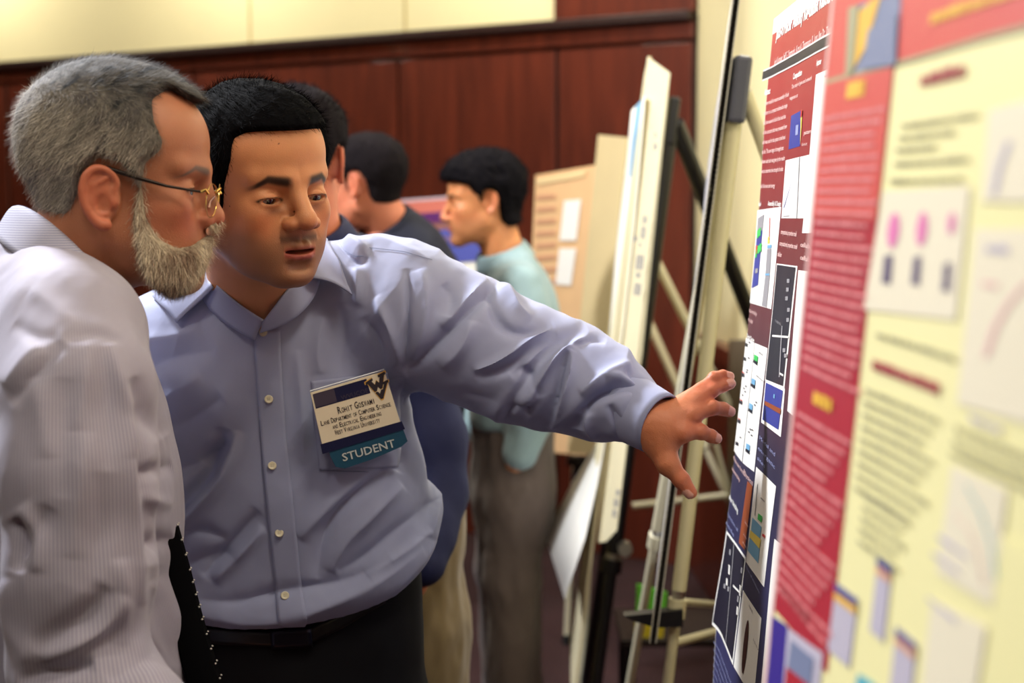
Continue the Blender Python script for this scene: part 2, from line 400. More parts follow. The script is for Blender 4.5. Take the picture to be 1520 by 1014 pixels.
# --- the maroon poster the young man points at
a0 = P(1137, 112, 2.25); a1 = P(1233, 58, solve_d(1233, 58, a0[2])); a2 = P(1055, 1014, 2.25)
def dispA(a, b):  # waves of the loose sheet and the lifted lower corner
    d = .00012*math.sin(a*60+b*6)+.0004*math.sin(a*17-b*21)+.0015*math.sin(b*7)
    e = max(0., 1-abs(a)/.10); d += e*e*(.011*math.exp(-((b+.78)/.10)**2)-.004*math.exp(-((b+.33)/.2)**2)+.004*math.exp(-((b+.05)/.12)**2))
    return d
A = Sheet(a0, a1, a2, dispA)
tl = A.uv(1150, 28); bl = A.uv(1055, 1014); wA = 1.05
top = tl[1]; bot = bl[1]-.12
cm = [mat('poster_white_print', (244, 242, 236), .42), 0]
def gradA():
    m = bpy.data.materials.new('maroon_to_navy_print'); m.use_nodes = True; nt = m.node_tree; b = nt.nodes['Principled BSDF']; b.inputs['Roughness'].default_value = .4
    g = nt.nodes.new('ShaderNodeNewGeometry'); sx = nt.nodes.new('ShaderNodeSeparateXYZ'); mr = nt.nodes.new('ShaderNodeMapRange')
    mr.inputs['From Min'].default_value = 1.0; mr.inputs['From Max'].default_value = 1.85
    cr = nt.nodes.new('ShaderNodeValToRGB'); el = cr.color_ramp.elements
    el[0].position = 0; el[0].color = lin((46, 48, 88))+(1,); el[1].position = 1; el[1].color = lin((176, 52, 54))+(1,)
    for p_, c_ in ((.30, (44, 40, 66)), (.45, (84, 38, 50)), (.62, (112, 40, 46)), (.8, (158, 48, 52))):
        e = el.new(p_); e.color = lin(c_)+(1,)
    nt.links.new(g.outputs['Position'], sx.inputs[0]); nt.links.new(sx.outputs['Z'], mr.inputs['Value']); nt.links.new(mr.outputs['Result'], cr.inputs['Fac'])
    nt.links.new(cr.outputs['Color'], b.inputs['Base Color']); return m
PM = [mat('poster_white_print', (244, 242, 236), .42), gradA(), mat('poster_black_print', (26, 26, 44), .4), mat('poster_pale_pink_print', (236, 196, 190), .45),
      mat('poster_blue_print', (52, 62, 148), .4), mat('poster_grey_print', (150, 148, 152), .45), mat('poster_rust_print', (150, 74, 40), .4),
      mat('poster_yellow_print', (232, 208, 92), .45), mat('poster_sky_print', (112, 168, 204), .45), mat('poster_green_print', (60, 190, 90), .45),
      mat('poster_red_print', (200, 50, 44), .45), mat('poster_dark_red_print', (66, 20, 22), .45), mat('poster_lavender_print', (150, 156, 200), .45)]
WHT, GRD, BLK, PNK, BLU, GRY, RUST, YEL, SKY, GRN, RED, DRD, LAV = range(13)
A.quad_uv([np.array([tl[0], bot]), np.array([tl[0]+wA, bot]), np.array([tl[0]+wA, top]), np.array([tl[0], top])], WHT, 0, 140, 60)
q = []
b1 = top-.022; A.quad_uv([np.array([tl[0]+.002, bot]), np.array([tl[0]+wA, bot]), np.array([tl[0]+wA, b1]), np.array([tl[0]+.002, b1])], GRD, .4, 140, 60)
A.text("Jack-o'Pincer Affinity Regulated Resource", (1153, 59), 1240, 17, WHT, 2, bold=.035)
A.text("Jack Korosec, Jeff G. Yagmurlu, Kory A. Thompson, R. Lang, Ilya Dr. Thompson", (1150, 98), 1242, 10.5, PNK, 2, bold=.02)
def hline(S, a, bx, hpx, m, layer):
    S.text('\u2014' if 0 else 'I', a, bx, hpx, m, layer)
r0 = A.uv(1136, 113); rr = .0078
for (h, m, l) in ((.0078, WHT, 2), (.0056, BLK, 3)): A.quad_uv([np.array([r0[0], r0[1]-h]), np.array([.75, r0[1]-h]), np.array([.75, r0[1]+h]), np.array([r0[0], r0[1]+h])], m, l, 90, 1)
A.text('Abstract', (1137.5, 142), 1144, 9, WHT, bold=.03); A.text('Competition', (1177, 118), 1191, 9, WHT, bold=.03); A.text('Aptamer', (1213, 98), 1220, 9, WHT, bold=.03)
L1 = ["A new model for resource assembly of block", "matter in a compact multimedia design", "and the network of all of the local sites", "is the structure that was presented here", "and was used for this system to be found", "so far. The new range of strength tests", "where each path was given by the results", "was to determine the strength of nodes"]
for i, t in enumerate(L1):
    y = 157+i*14.3; x0 = 1137.0-i*1.05; A.text(t, (x0, y), x0+35-(i % 3)*1.4, 6.2, PNK, bold=.02)
A.text("Jack Korosec and energy", (1127.5, 279), 1151, 6, PNK, bold=.02)
A.text('Model', (1124.5, 306), 1130, 7, WHT, bold=.02); A.text('Assembly & Design', (1139, 305), 1160, 7, WHT, bold=.02)
A.text("The study of gene and network", (1175, 132), 1206, 6, PNK, bold=.02); A.text('response at', (1172, 149), 1185, 6, PNK, bold=.02)
A.text('pattern', (1193, 200), 1205, 6, PNK, bold=.02); A.text('limit', (1190, 217), 1199, 5, PNK)
A.quad([(1174, 172), (1189.5, 164), (1187, 217), (1170, 222)], BLU); A.quad([(1189.5, 165), (1192, 163), (1190, 192), (1188, 216)], YEL, 2); A.quad([(1190, 165), (1192, 163), (1191.6, 172), (1189.6, 175)], RED, 3)
A.quad([(1182, 186), (1186, 185), (1185, 200), (1181, 201)], LAV, 2)
A.quad([(1166, 238), (1202, 229), (1191, 324), (1159, 324)], WHT); A.quad([(1186, 233), (1187, 232.7), (1181.5, 324), (1180.7, 324)], GRY, 2); A.quad([(1175, 268), (1175.8, 266), (1163.5, 308), (1162.5, 309)], BLU, 2); A.quad([(1162, 320.6), (1171, 320), (1171, 321), (1162, 321.6)], GRY, 2)
A.quad([(1212, 111), (1236, 99), (1214, 346), (1189, 346)], WHT); A.quad([(1224, 113), (1231, 110), (1231, 111.5), (1224, 114.5)], BLK, 2)
for (x0, x1, y) in ((1158, 1183, 347), (1156, 1184, 364), (1153, 1161, 380), (1187, 1205, 366), (1187, 1205, 385)): A.text('computational properties model' if x1-x0 > 20 else 'cellular', (x0, y), x1, 7, PNK, bold=.02)
# spectrogram panel
A.quad([(1122, 312), (1159, 307), (1143.5, 459), (1111, 449)], WHT)
A.quad([(1123.5, 324), (1133.5, 318), (1131, 342), (1122.5, 344)], GRY, 2)
A.quad([(1122.5, 344), (1131, 342), (1125, 423), (1115, 428)], BLU, 2)
for (x, y, m) in ((1124.5, 346, GRN), (1127.5, 343, GRN), (1122.5, 369, RED), (1126, 369, GRN), (1129, 366, GRN), (1122, 375, GRN)): A.quad([(x-1.6, y-4), (x+1.6, y-5), (x+1.2, y+7), (x-1.8, y+8)], m, 3)
A.quad([(1121.5, 399), (1125.5, 398), (1125, 405), (1121, 406)], GRY, 3); A.quad([(1142, 323), (1143, 323), (1142, 356), (1141, 356)], RED, 2); A.quad([(1139.5, 352), (1142, 351), (1142, 361), (1139, 362)], YEL, 2)
A.quad([(1139, 364), (1145, 363), (1144.6, 368), (1138.6, 369)], SKY, 2); A.quad([(1138.6, 370), (1144.4, 369), (1142, 406), (1136, 406)], GRY, 2); A.quad([(1136, 406), (1142, 406), (1141.8, 409), (1135.8, 409)], SKY, 3); A.quad([(1135.8, 409), (1141.8, 409), (1137, 456), (1130.5, 454)], GRY, 2)
A.text('assembly', (1110.5, 462), 1124, 6, PNK); A.text('model', (1109.5, 476), 1118, 6, PNK); A.text('Circuit Design', (1107.5, 501), 1120, 7, WHT, bold=.03)
# dark photograph panels
A.quad([(1151.5, 391), (1182.5, 395), (1164, 578), (1136, 565)], WHT, 1); A.quad([(1152.5, 393), (1180, 397), (1162.5, 573), (1137.5, 563)], BLK, 2, 6, 14)
for (x, y) in ((1170, 417), (1169, 430), (1168, 443), (1171, 460), (1170, 475), (1167, 528), (1165, 520)): A.quad([(x-2, y-3), (x+2, y-3), (x+1.7, y+3), (x-2, y+3)], GRY, 3, 1, 1)
A.quad([(1147, 497), (1171, 499), (1171, 502), (1146.6, 500)], WHT, 3); A.quad([(1161, 484), (1162.5, 484), (1159, 560), (1157.5, 560)], GRY, 3)
A.quad([(1159, 553), (1164, 556), (1163.6, 559), (1159, 556)], WHT, 3); A.text('THERMAL', (1150, 478), 1161, 4, GRY, 3)
A.quad([(1137, 562), (1165, 577), (1159, 649), (1131, 627)], WHT, 1); A.quad([(1138, 568), (1162.5, 580), (1156, 638), (1133.5, 623)], BLU, 2); A.quad([(1137, 595), (1160, 607), (1159.4, 615), (1136.4, 601)], RUST, 3); A.quad([(1150, 585), (1152, 586), (1151.6, 592), (1149.6, 591)], SKY, 3)
A.quad([(1184, 401), (1209, 404), (1182, 622), (1168.5, 610)], WHT, 1)
# two white columns
A.quad([(1105.5, 501), (1119.2, 509), (1103, 686), (1090, 669)], WHT, 1, 6, 16); A.quad([(1119.8, 509), (1139, 517), (1121, 701), (1104, 687)], WHT, 1, 6, 16)
for i, y in enumerate((511, 532, 556, 597, 625, 658)):
    x = 1105-i*2.4; A.quad([(x+.5, y-3), (x+5, y-1), (x+4.6, y+4), (x, y+2)], BLK, 3, 2, 1); 
    if i in (2, 3, 4): A.quad([(x+.7, y-5), (x+5, y-3), (x+5, y-1.5), (x+.7, y-3.5)], RED, 3, 2, 1)
for i, y in enumerate((534, 569, 606, 666)):
    x = 1119-i*3.2; A.quad([(x+1, y-8), (x+6.4, y-5), (x+5.4, y+8), (x, y+4)], GRN if i == 0 else SKY, 3, 2, 2); A.quad([(x+.8, y), (x+5.8, y+3), (x+5.4, y+8), (x, y+4)], BLK, 4, 2, 2)
for (x, y) in ((1112, 507), (1111, 530), (1109, 548), (1108, 551), (1107, 572), (1104, 575), (1102, 585), (1106, 580), (1123, 596), (1121, 600), (1115, 636), (1113, 640), (1118, 637), (1117, 645), (1100, 648)): A.quad([(x, y), (x+2, y+.8), (x+1.8, y+2.6), (x-.2, y+1.8)], BLK, 3, 1, 1)
A.text('20.0', (1126, 524), 1133, 3, BLK, 3); A.text('aptamers', (1123, 558), 1135, 3, BLK, 3)
A.text('Molecular function', (1090, 682), 1107, 6, PNK); A.text('assembly', (1088, 697), 1099, 6, PNK); A.text('Model and', (1129, 652), 1151, 6, LAV); A.text('energetic', (1127, 667), 1151, 6, LAV); A.text('sites', (1126, 682), 1136, 6, LAV)
A.text('Physical', (1106, 703), 1118, 7, PNK); A.text('after binding', (1084.5, 740), 1096, 8, WHT, bold=.02); A.text('function of', (1083, 765), 1096, 6, LAV); A.text('node', (1081, 778), 1090, 6, LAV)
A.quad([(1112, 714), (1119, 722), (1107.5, 817), (1099, 806)], RUST, 2)
for (x, y) in ((1108, 772), (1106, 790), (1105, 802)): A.text('inset', (x, y+4), x+4, 4, PNK, 3)
A.quad([(1124, 693), (1153, 722), (1137, 872), (1109, 834)], WHT, 1, 8, 14)
A.quad([(1119, 768), (1133, 783), (1130, 803), (1117, 788)], SKY, 2); A.quad([(1116.5, 787), (1132.5, 801), (1130.5, 815), (1115, 797)], YEL, 3); A.quad([(1115, 797), (1130.5, 815), (1128.5, 837), (1112, 817)], SKY, 2)
A.quad([(1131, 738), (1137, 744), (1136.6, 746), (1130.6, 740)], GRY, 2); A.quad([(1128, 762), (1134, 767), (1133, 776), (1127, 771)], GRN, 3); A.quad([(1135, 792), (1139, 795), (1138.6, 799), (1134.6, 796)], RED, 3)
A.quad([(1126, 718), (1126.8, 719), (1123, 766), (1122, 765)], GRY, 2)
# lower black panel with white frame
A.quad([(1081.5, 788), (1109, 828), (1090, 988), (1065, 928)], WHT, 1, 8, 16); A.quad([(1082.3, 793), (1107.5, 830), (1089.5, 980), (1066, 924)], BLK, 2, 8, 16)
A.quad([(1092, 806), (1092.8, 807), (1080, 956), (1079.4, 955)], GRY, 3, 1, 10)
for (x, y, h) in ((1086, 815, 8), (1084.5, 838, 14), (1081, 858, 10), (1083, 870, 7), (1103, 842, 8), (1101, 868, 16), (1098, 884, 9), (1097, 900, 12), (1078, 866, 7)): A.quad([(x, y), (x+2, y+2), (x+1.4, y+h+2), (x-.8, y+h)], WHT if h > 9 else GRY, 3, 1, 2)
A.quad([(1091, 868), (1101, 878), (1100.7, 881), (1090.7, 871)], WHT, 3)
A.text('result of structure', (1109.5, 842), 1128, 5, LAV)
A.quad([(1105, 876), (1133, 918), (1120, 1040), (1091, 990)], WHT, 1, 8, 14)
# the dark lens shape on the white panel, laid as a thin lens of quads
V = []; n = 24; ca = A.uv(1110, 963); ct = A.uv(1114, 921); cbm = A.uv(1104.5, 1000); 
ax_ = (ct-cbm)/2; cen = (ct+cbm)/2; sd = np.array([.016, 0])
for k in range(n): th = 2*math.pi*k/n; q2 = cen+ax_*math.cos(th)+sd*math.sin(th); V.append(A.pt(q2[0], q2[1], .0012))
A.geo.add(V, [tuple(range(n))], DRD)
A.text('apex', (1121, 950), 1128, 5, GRY, 3); A.text('at', (1115, 900), 1119, 5, GRY, 3)
for i in range(7):
    y = 955+i*11; x = 1064.5-i*.8; A.text('network of protein binding nodes', (x, y), x+23-(i % 2)*3, 5, LAV)
A.quad([(1152, 800), (1166, 812), (1143, 1030), (1131, 1020)], WHT, 1)
postA = empty('research_poster', [A.pt(.5, 0)[0], A.pt(.5, 0)[1], A.pt(.5, bot)[2]], 'maroon to navy printed research poster, the curling one the young man reaches towards', 'poster', 'research posters shown edge-on at the right')
o = mobj('printed_sheet', A.geo.V, A.geo.F, PM, postA, False, A.geo.M)
w = MB(); foam = mat('white_foam_core', (230, 226, 212), .7)
w.slab([A.p0+A.u*a+A.v*b-A.n*.012 for a, b in ((tl[0]+.03, bot), (tl[0]+wA, bot), (tl[0]+wA, top-.012), (tl[0]+.03, top-.012))], -A.n*.006); w.build('backing_board', foam, postA)

# --- the near red and cream poster
b0 = P(1225, 121, 1.15); b1_ = P(1520, 40, solve_d(1520, 40, b0[2])); b2_ = P(1143, 915, 1.15)
def dispB(a, b): return .0012*math.sin(a*24+b*5)
B = Sheet(b0, b1_, b2_, dispB)
BM = [mat('poster_white_print', (0, 0, 0)), mat('poster_coral_red_print', (214, 84, 78), .42), mat('poster_crimson_print', (176, 38, 54), .42), mat('poster_cream_print', (246, 240, 180), .45),
      mat('poster_pale_pink_print', (0, 0, 0)), mat('poster_gold_print', (238, 186, 62), .45), mat('poster_maroon_text_print', (164, 66, 70), .45), mat('poster_grey_text_print', (168, 164, 128), .45),
      mat('poster_pale_panel_print', (240, 232, 206), .45), mat('poster_magenta_print', (232, 130, 184), .45), mat('poster_tube_print', (104, 94, 120), .45), mat('poster_blue_print', (0, 0, 0)),
      mat('poster_slate_print', (122, 132, 164), .45), mat('poster_indigo_print', (58, 40, 140), .45), mat('poster_lilac_print', (196, 190, 206), .45), mat('poster_teal_print', (90, 180, 200), .45), mat('poster_peach_print', (226, 166, 120), .45), mat('poster_rose_text_print', (226, 138, 140), .45)]
bW, bCO, bCR, bYE, bPK, bGO, bMA, bGT, bPA, bMG, bTU, bBL, bSL, bIN, bLI, bTE, bPE, bRT = range(18)
el_, topB, botB, wB = B.uv(1232, 60)[0]-.004, B.uv(1225, 120)[1]+.16, B.uv(1143, 915)[1]-.22, .85
def BR(u0, v0, u1, v1, m, layer, nu=4, nv=4): B.quad_uv([np.array([u0, v0]), np.array([u1, v0]), np.array([u1, v1]), np.array([u0, v1])], m, layer, nu, nv)
def bx(px, py): return B.uv(px, py)
BR(el_, botB, el_+wB, topB, bYE, 0, 40, 20)
BR(el_, botB, el_+.008, topB, bPK, 1.3, 1, 10)
hz = bx(1225, 120)[1]; BR(el_+.006, hz, el_+wB, topB, bCO, 1, 40, 2); BR(el_+.006, hz-.003, el_+wB, hz, bGT, 2, 40, 1)
cR = bx(1327, 95)[0]; cRb = bx(1236, 955)[0]; zB = bx(1148, 905)[1]
B.quad_uv([np.array([el_+.008, zB]), np.array([cRb, zB]), np.array([cR, hz-.003]), np.array([el_+.008, hz-.003])], bCR, 1, 8, 12)
B.quad_uv([np.array([el_+.008, hz-.10]), np.array([cR, hz-.10]), np.array([cR, hz-.003]), np.array([el_+.008, hz-.003])], bCO, 2, 8, 3)
# header photograph
B.quad([(1266, 12), (1338, -12), (1331, 96), (1261, 110)], bSL, 2); B.quad([(1272, 25), (1312, -12), (1290, 70), (1270, 108)], bGO, 3); B.quad([(1266, 12), (1281, 8), (1272, 108), (1261, 110)], bTU if 0 else bGT, 4); B.quad([(1294, 45), (1334, 20), (1331, 96), (1285, 104)], bSL, 4)
def words(S, x0, x1, z, h, m, layer, seed, gap=.006):
    r = random.Random(seed); u = x0
    while u < x1-.004:
        l = min(r.uniform(.008, .034), x1-u); k = h*r.uniform(.8, 1.1); S.quad_uv([np.array([u, z]), np.array([u+l, z]), np.array([u+l, z+k]), np.array([u, z+k])], m, layer, 1, 1); u += l+gap*r.uniform(.5, 1)
def bline(xa, xb, y, hpx, m, seed, layer=3):
    a = bx(xa, y); lo, hi = a[0], a[0]+1.0
    for _ in range(40):
        mid = (lo+hi)/2
        if proj(B.pt(mid, a[1]))[0] > xb: hi = mid
        else: lo = mid
    words(B, a[0], mid, a[1], hpx*B.pt(a[0], a[1])[1]/F, m, layer, seed, .003)
bline(1382, 1540, 36, 14, bGO, 1)
bline(1261, 1285, 148, 22, bGO, 2)
for i in range(31):
    y = 180+i*15.3; x = 1223-(y-180)*.094; 
    if y < 560: bline(x+4, 1316-(y-180)*.10-(i % 4)*4, y, 6, bRT, 10+i)
bline(1210, 1236, 598, 20, bGO, 50)
for i in range(17):
    y = 616+i*16.2; x = 1186-(y-600)*.118; bline(x, 1266-(y-600)*.11-(i % 5)*7, y, 6.5, bRT, 60+i)
bline(1158, 1200, 880, 14, bMA, 80)
bline(1366, 1436, 128, 17, bMA, 90)
for i, (xa, xb, y) in enumerate(((1338, 1455, 190), (1334, 1424, 208), (1330, 1392, 226), (1328, 1446, 246), (1322, 1432, 272))): bline(xa, xb, y, 6, bGT, 100+i)
B.quad([(1312, 284), (1446, 276), (1424, 476), (1284, 460)], bPA, 2)
for i, (x, y) in enumerate(((1327, 342), (1370, 340), (1418, 332))):
    V = []; cc = bx(x, y); rr_ = (.011, .010, .006)[i]
    for k in range(16): th = k*math.pi/8; V.append(B.pt(cc[0]+rr_*math.cos(th), cc[1]+rr_*math.sin(th), .0016))
    B.geo.add(V, [tuple(range(16))], bMG)
for (x, y) in ((1318, 400), (1361, 402), (1410, 412)): B.quad([(x-4, y-20), (x+8, y-22), (x+5, y+22), (x-8, y+20)], bTU, 3)
bline(1302, 1420, 500, 7, bGT, 120); bline(1296, 1396, 548, 15, bMA, 121)
for i in range(9): y = 582+i*18; bline(1286-i*1.8, 1396-i*3-(i % 3)*9, y, 7, bGT, 130+i)
for i in range(5): y = 738+i*17; bline(1284-i*2, 1352-i*4-(i % 2)*10, y, 7, bGT, 140+i)
# flow chart boxes at the foot
for (x, y, w_, h_) in ((1245, 865, 30, 100), (1303, 826, 20, 110), (1330, 930, 32, 110)):
    B.quad([(x, y), (x+w_, y+w_*.8), (x+w_-12, y+h_+w_*.9), (x-12, y+h_)], bLI, 2); B.quad([(x, y), (x+w_, y+w_*.8), (x+w_-1, y+12+w_*.8), (x-1, y+12)], bBL, 3); B.quad([(x-1, y+13), (x+w_-1, y+13+w_*.8), (x+w_-2, y+24+w_*.8), (x-2, y+24)], bGO if x < 1300 else bPE, 3)
B.quad([(1276, 1000), (1298, 1014), (1296, 1040), (1272, 1022)], bTE, 3)
# foot of the red column: indigo panel and grey photograph
B.quad([(1146, 914), (1170, 930), (1160, 1060), (1136, 1040)], bIN, 2); B.quad([(1170, 932), (1226, 970), (1214, 1090), (1158, 1050)], bLI, 2); B.quad([(1176, 950), (1214, 978), (1206, 1050), (1166, 1020)], bSL, 3); B.quad([(1170, 990), (1206, 1016), (1202, 1060), (1164, 1040)], bCR, 4)
# chart panels in the right column
def panel(c): B.quad(c, bPA, 2)
panel([(1474, 164), (1560, 140), (1560, 300), (1462, 300)]); panel([(1454, 340), (1560, 340), (1560, 640), (1426, 600)]); panel([(1418, 690), (1500, 726), (1478, 900), (1394, 850)]); panel([(1386, 890), (1470, 930), (1450, 1060), (1370, 1030)])
def curve(pts, m, wpx=3):
    for (p, q_) in zip(pts[:-1], pts[1:]): B.quad([p, (p[0]+wpx, p[1]), (q_[0]+wpx, q_[1]), q_], m, 3, 1, 1)
curve([(1545, 410), (1520, 425), (1496, 455), (1478, 490), (1466, 530)], bPK, 9); curve([(1500, 210), (1486, 250), (1478, 290)], bLI, 8)
curve([(1440, 720), (1462, 760), (1478, 810), (1484, 860)], bTE, 2); curve([(1420, 760), (1446, 790), (1460, 830), (1466, 870)], bPK, 2)
bline(1470, 1500, 375, 12, bLI, 160); bline(1464, 1490, 425, 8, bPK, 161); bline(1446, 1490, 625, 9, bLI, 162)
for i, y in enumerate((640, 660, 676)): bline(1424-i*4, 1530, y, 8, bGT, 165+i)
for i, y in enumerate((790, 815, 880)): bline(1396-i*8, 1440-i*8, y+10, 7, bLI, 170+i)
BR(bx(1500, 720)[0], botB, el_+wB, bx(1500, 800)[1], bYE, 2)
postB = empty('research_poster', [B.pt(.3, 0)[0], B.pt(.3, 0)[1], B.pt(.3, botB)[2]], 'large blurred cream and red research poster nearest the camera at the right edge', 'poster', 'research posters shown edge-on at the right')
mobj('printed_sheet', B.geo.V, B.geo.F, BM, postB, False, B.geo.M)
w = MB(); w.slab([B.p0+B.u*a+B.v*b-B.n*.004 for a, b in ((el_+.012, botB), (el_+wB, botB), (el_+wB, topB-.006), (el_+.012, topB-.006))], -B.n*.006); w.build('backing_board', foam, postB)

# ---------------------------------------------------------------- easels
IVORY = mat('ivory_painted_metal', (206, 200, 172), .35, spec=.6); EBLK = mat('black_painted_metal', (20, 20, 28), .4); ECAP = mat('slate_plastic', (78, 80, 98), .45)
STEEL = mat('brushed_steel', (190, 190, 188), .3, metal=.9); RUB = mat('black_rubber', (16, 16, 18), .8)
def easel(name, top_, foot1, foot2, foot3, tubem, capm, r, label, caph=.12, capw=.032, bracket=None, cap_dir=None, joint=None):
    """three telescopic legs under one cap; feet are floor points"""
    t = np.array(top_, float); root = empty(name, (t[0], t[1], 0), label, 'easel', 'display easels holding the posters')
    cd = (np.array(foot1)-t); cd /= np.linalg.norm(cd)
    w = MB(); ux = np.array([1, 0, 0.]); yy = np.cross(cd, ux); yy /= np.linalg.norm(yy); xx = np.cross(yy, cd)
    w.box(t+cd*(caph/2-.01), (capw, capw*1.9, caph), np.array([xx, yy, cd])); w.build('top_cap', capm, root, bevel=.008)
    for i, ft in enumerate((foot1, foot2, foot3)):
        ft = np.array(ft, float); s = t+cd*(caph*.45)+np.array([0, (0, .03, 0)[i], 0])+np.array([(0, 0, .012)[i], 0, 0])
        d = ft-s; L = np.linalg.norm(d); d /= L; j = s+d*(L*(joint or .52))
        w = MB(); w.tube([s, j], r, 18); leg = w.build('leg', tubem, root, smooth=True)
        w = MB(); w.tube([j-d*.012, j+d*.018], r*.9, 18, 1); w.tube([j+d*.016, j+d*.052], r*1.25, 18, 0); w.build('joint_collar', [tubem, STEEL], leg, smooth=True)
        w = MB(); w.tube([j+d*.04, ft-d*.02], r*.76, 16); w.build('lower_tube', tubem, leg, smooth=True)
        w = MB(); w.tube([ft-d*.035, ft], r*1.15, 14); w.build('rubber_foot', RUB, leg, smooth=True)
    return root
# ivory easel behind the pointing hand
D1 = 2.80
capt = P(1101, 92, D1)
def down(px1, py1, px2, py2, d, z=.0):   # follow a seen line to the floor in the plane facing the camera
    a = P(px1, py1, d); b = P(px2, py2, d); t = (z-a[2])/(b[2]-a[2]); return a+(b-a)*t
f1 = down(1094, 180, 1006, 905, D1)
e1 = easel('display_easel', capt, f1, f1+np.array([.02, 1.0, 0]), capt*[1, 1, 0]+np.array([.75, .45, 0]), IVORY, ECAP, .0135, 'ivory tripod easel with grey cap, directly behind the reaching hand', joint=.515)
w = MB()
q = [P(926, 915, D1-.03), P(1014, 906, D1-.03), P(1014, 931, D1-.03), P(972, 932, D1-.03), P(940, 922, D1-.03)]
w.add(q+[p+np.array([0, .03, 0]) for p in q], [(4, 3, 2, 1, 0), (5, 6, 7, 8, 9)]+[(i, (i+1) % 5, (i+1) % 5+5, i+5) for i in range(5)]); w.build('shelf_bracket', EBLK, e1)
w = MB(); w.tube([P(1000, 955, D1), P(1075, 935, D1+.5)], .009, 10); w.tube([P(1004, 893, D1+.02), P(1080, 899, D1+.9)], .008, 10); w.build('cross_brace', IVORY, e1, smooth=True)
# its corrugated board, edge towards the camera, with a sheet bulging off its left face
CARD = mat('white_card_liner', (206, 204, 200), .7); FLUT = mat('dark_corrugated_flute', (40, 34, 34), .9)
p1 = [P(1098, -40, 2.76), P(969, 955, 2.76)]
p1.append(np.array([(985-760)/F*3.75+.0, 3.66, p1[1][2]])); p1.append(p1[2]+(p1[0]-p1[1]))
bo = empty('corrugated_board', (p1[1]+p1[2])/2, 'upright corrugated poster board seen edge-on beside the ivory easel', 'board', 'poster boards standing on easels')
w = MB(); tn = np.array([.0048, 0, 0]); 
w.slab([p1[1]-tn*1.4, p1[2]-tn*1.4, p1[3]-tn*1.4, p1[0]-tn*1.4], tn*.4); w.slab([p1[1]+tn, p1[2]+tn, p1[3]+tn, p1[0]+tn], tn*.4); w.build('card_liner', CARD, bo)
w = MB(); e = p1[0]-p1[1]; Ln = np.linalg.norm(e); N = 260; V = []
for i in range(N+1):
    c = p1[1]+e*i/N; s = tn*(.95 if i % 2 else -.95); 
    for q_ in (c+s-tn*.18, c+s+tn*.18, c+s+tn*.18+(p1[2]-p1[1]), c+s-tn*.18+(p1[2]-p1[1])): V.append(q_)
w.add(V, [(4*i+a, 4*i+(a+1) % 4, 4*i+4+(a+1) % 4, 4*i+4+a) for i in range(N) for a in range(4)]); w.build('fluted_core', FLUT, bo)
# bulging sheet
ys = [-40, 40, 90, 155, 216, 272, 400, 590, 725, 800, 860, 930]; xl = [1097, 1084, 1075, 1059, 1051, 1045, 1037, 1014, 996, 986, 980, 972]
V = []; M = 10
for k, (y, x) in enumerate(zip(ys, xl)):
    e0 = P(1098+(y+40)*(-129/995), y, 2.77)-np.array([.004, 0, 0]); zz = e0[2]
    far = np.array([0, 3.6, zz]); fx = (np.interp(290+(y-290)*2.77/3.62, [-40, 40, 90, 155, 216, 272, 400, 590, 725, 800, 860, 930], xl)-760)/F; far[0] = fx*3.62*1.0
    for i in range(M+1):
        t = i/M; q_ = e0*(1-t)+far*t; bul = math.sin(math.pi*t)*.003; V.append(q_-np.array([bul, 0, 0]))
Fc = [(k*(M+1)+i, k*(M+1)+i+1, (k+1)*(M+1)+i+1, (k+1)*(M+1)+i) for k in range(len(ys)-1) for i in range(M)]
o = mobj('pinned_sheet', V, Fc, [mat('pale_poster_sheet', (168, 166, 172), .55), PM[LAV], PM[GRY]], bo, True, [2 if (k in (3,) and 2 < i < 8) else (1 if k in (5, 7) and i > 6 else 0) for k in range(len(ys)-1) for i in range(M)])
so = o.modifiers.new('thickness', 'SOLIDIFY'); so.thickness = .0006
# black easel further back
D2 = 3.9
capt = P(1000, 150, D2); f1 = down(992, 220, 902, 890, D2)
e2 = easel('display_easel', capt, f1, f1+np.array([.05, .9, 0]), (lambda a, b: a+(b-a)*((0-a[2])/(b[2]-a[2])))(P(1003, 180, D2), P(1108, 452, D2+.25)), EBLK, EBLK, .021, 'black tripod easel further back, its rear leg running behind the ivory one', capw=.03, joint=.62)
w = MB(); k0 = P(927, 812, D2-.03); w.tube([k0, k0+np.array([-.0, -.035, .0])], .018, 16); w.build('clamp_knob', STEEL, e2, smooth=True)
# board on the black easel: folded card with a flap turned to the camera, and a white poster with a blue band
FLAP = mat('ivory_card', (216, 206, 170), .75, noise=.04, nscale=30)
D3 = 3.62
b2 = empty('folded_board', P(890, 800, D3), 'ivory folded card board with faint blue print on its turned flap', 'board', 'poster boards standing on easels')
q = [P(962, 82, D3+.25), P(994, 108, D3), P(916, 788, D3), P(899, 806, D3+.05), P(884, 815, D3+.12)]
q = [P(961, 84, D3+.10), P(994, 108, D3), P(952, 530, D3), P(930, 662, D3), P(915, 788, D3), P(900, 804, D3+.04), P(886, 806, D3+.08), P(898, 662, D3+.10), P(920, 516, D3+.10)]
w = MB(); dn = np.array([.003, .012, 0]); n = len(q); w.add(q+[p+dn for p in q], [tuple(range(n-1, -1, -1)), tuple(range(n, 2*n))]+[(i, (i+1) % n, (i+1) % n+n, i+n) for i in range(n)])
def flapmark(x, y, w_, h_, sl):
    c = [P(x, y, D3-.004+.0), P(x+w_, y+w_*.2, D3-.004), P(x+w_-sl, y+h_, D3-.004), P(x-sl, y+h_, D3-.004)]
    w.add([p_ for p_ in c], [(0, 1, 2, 3)], 1)
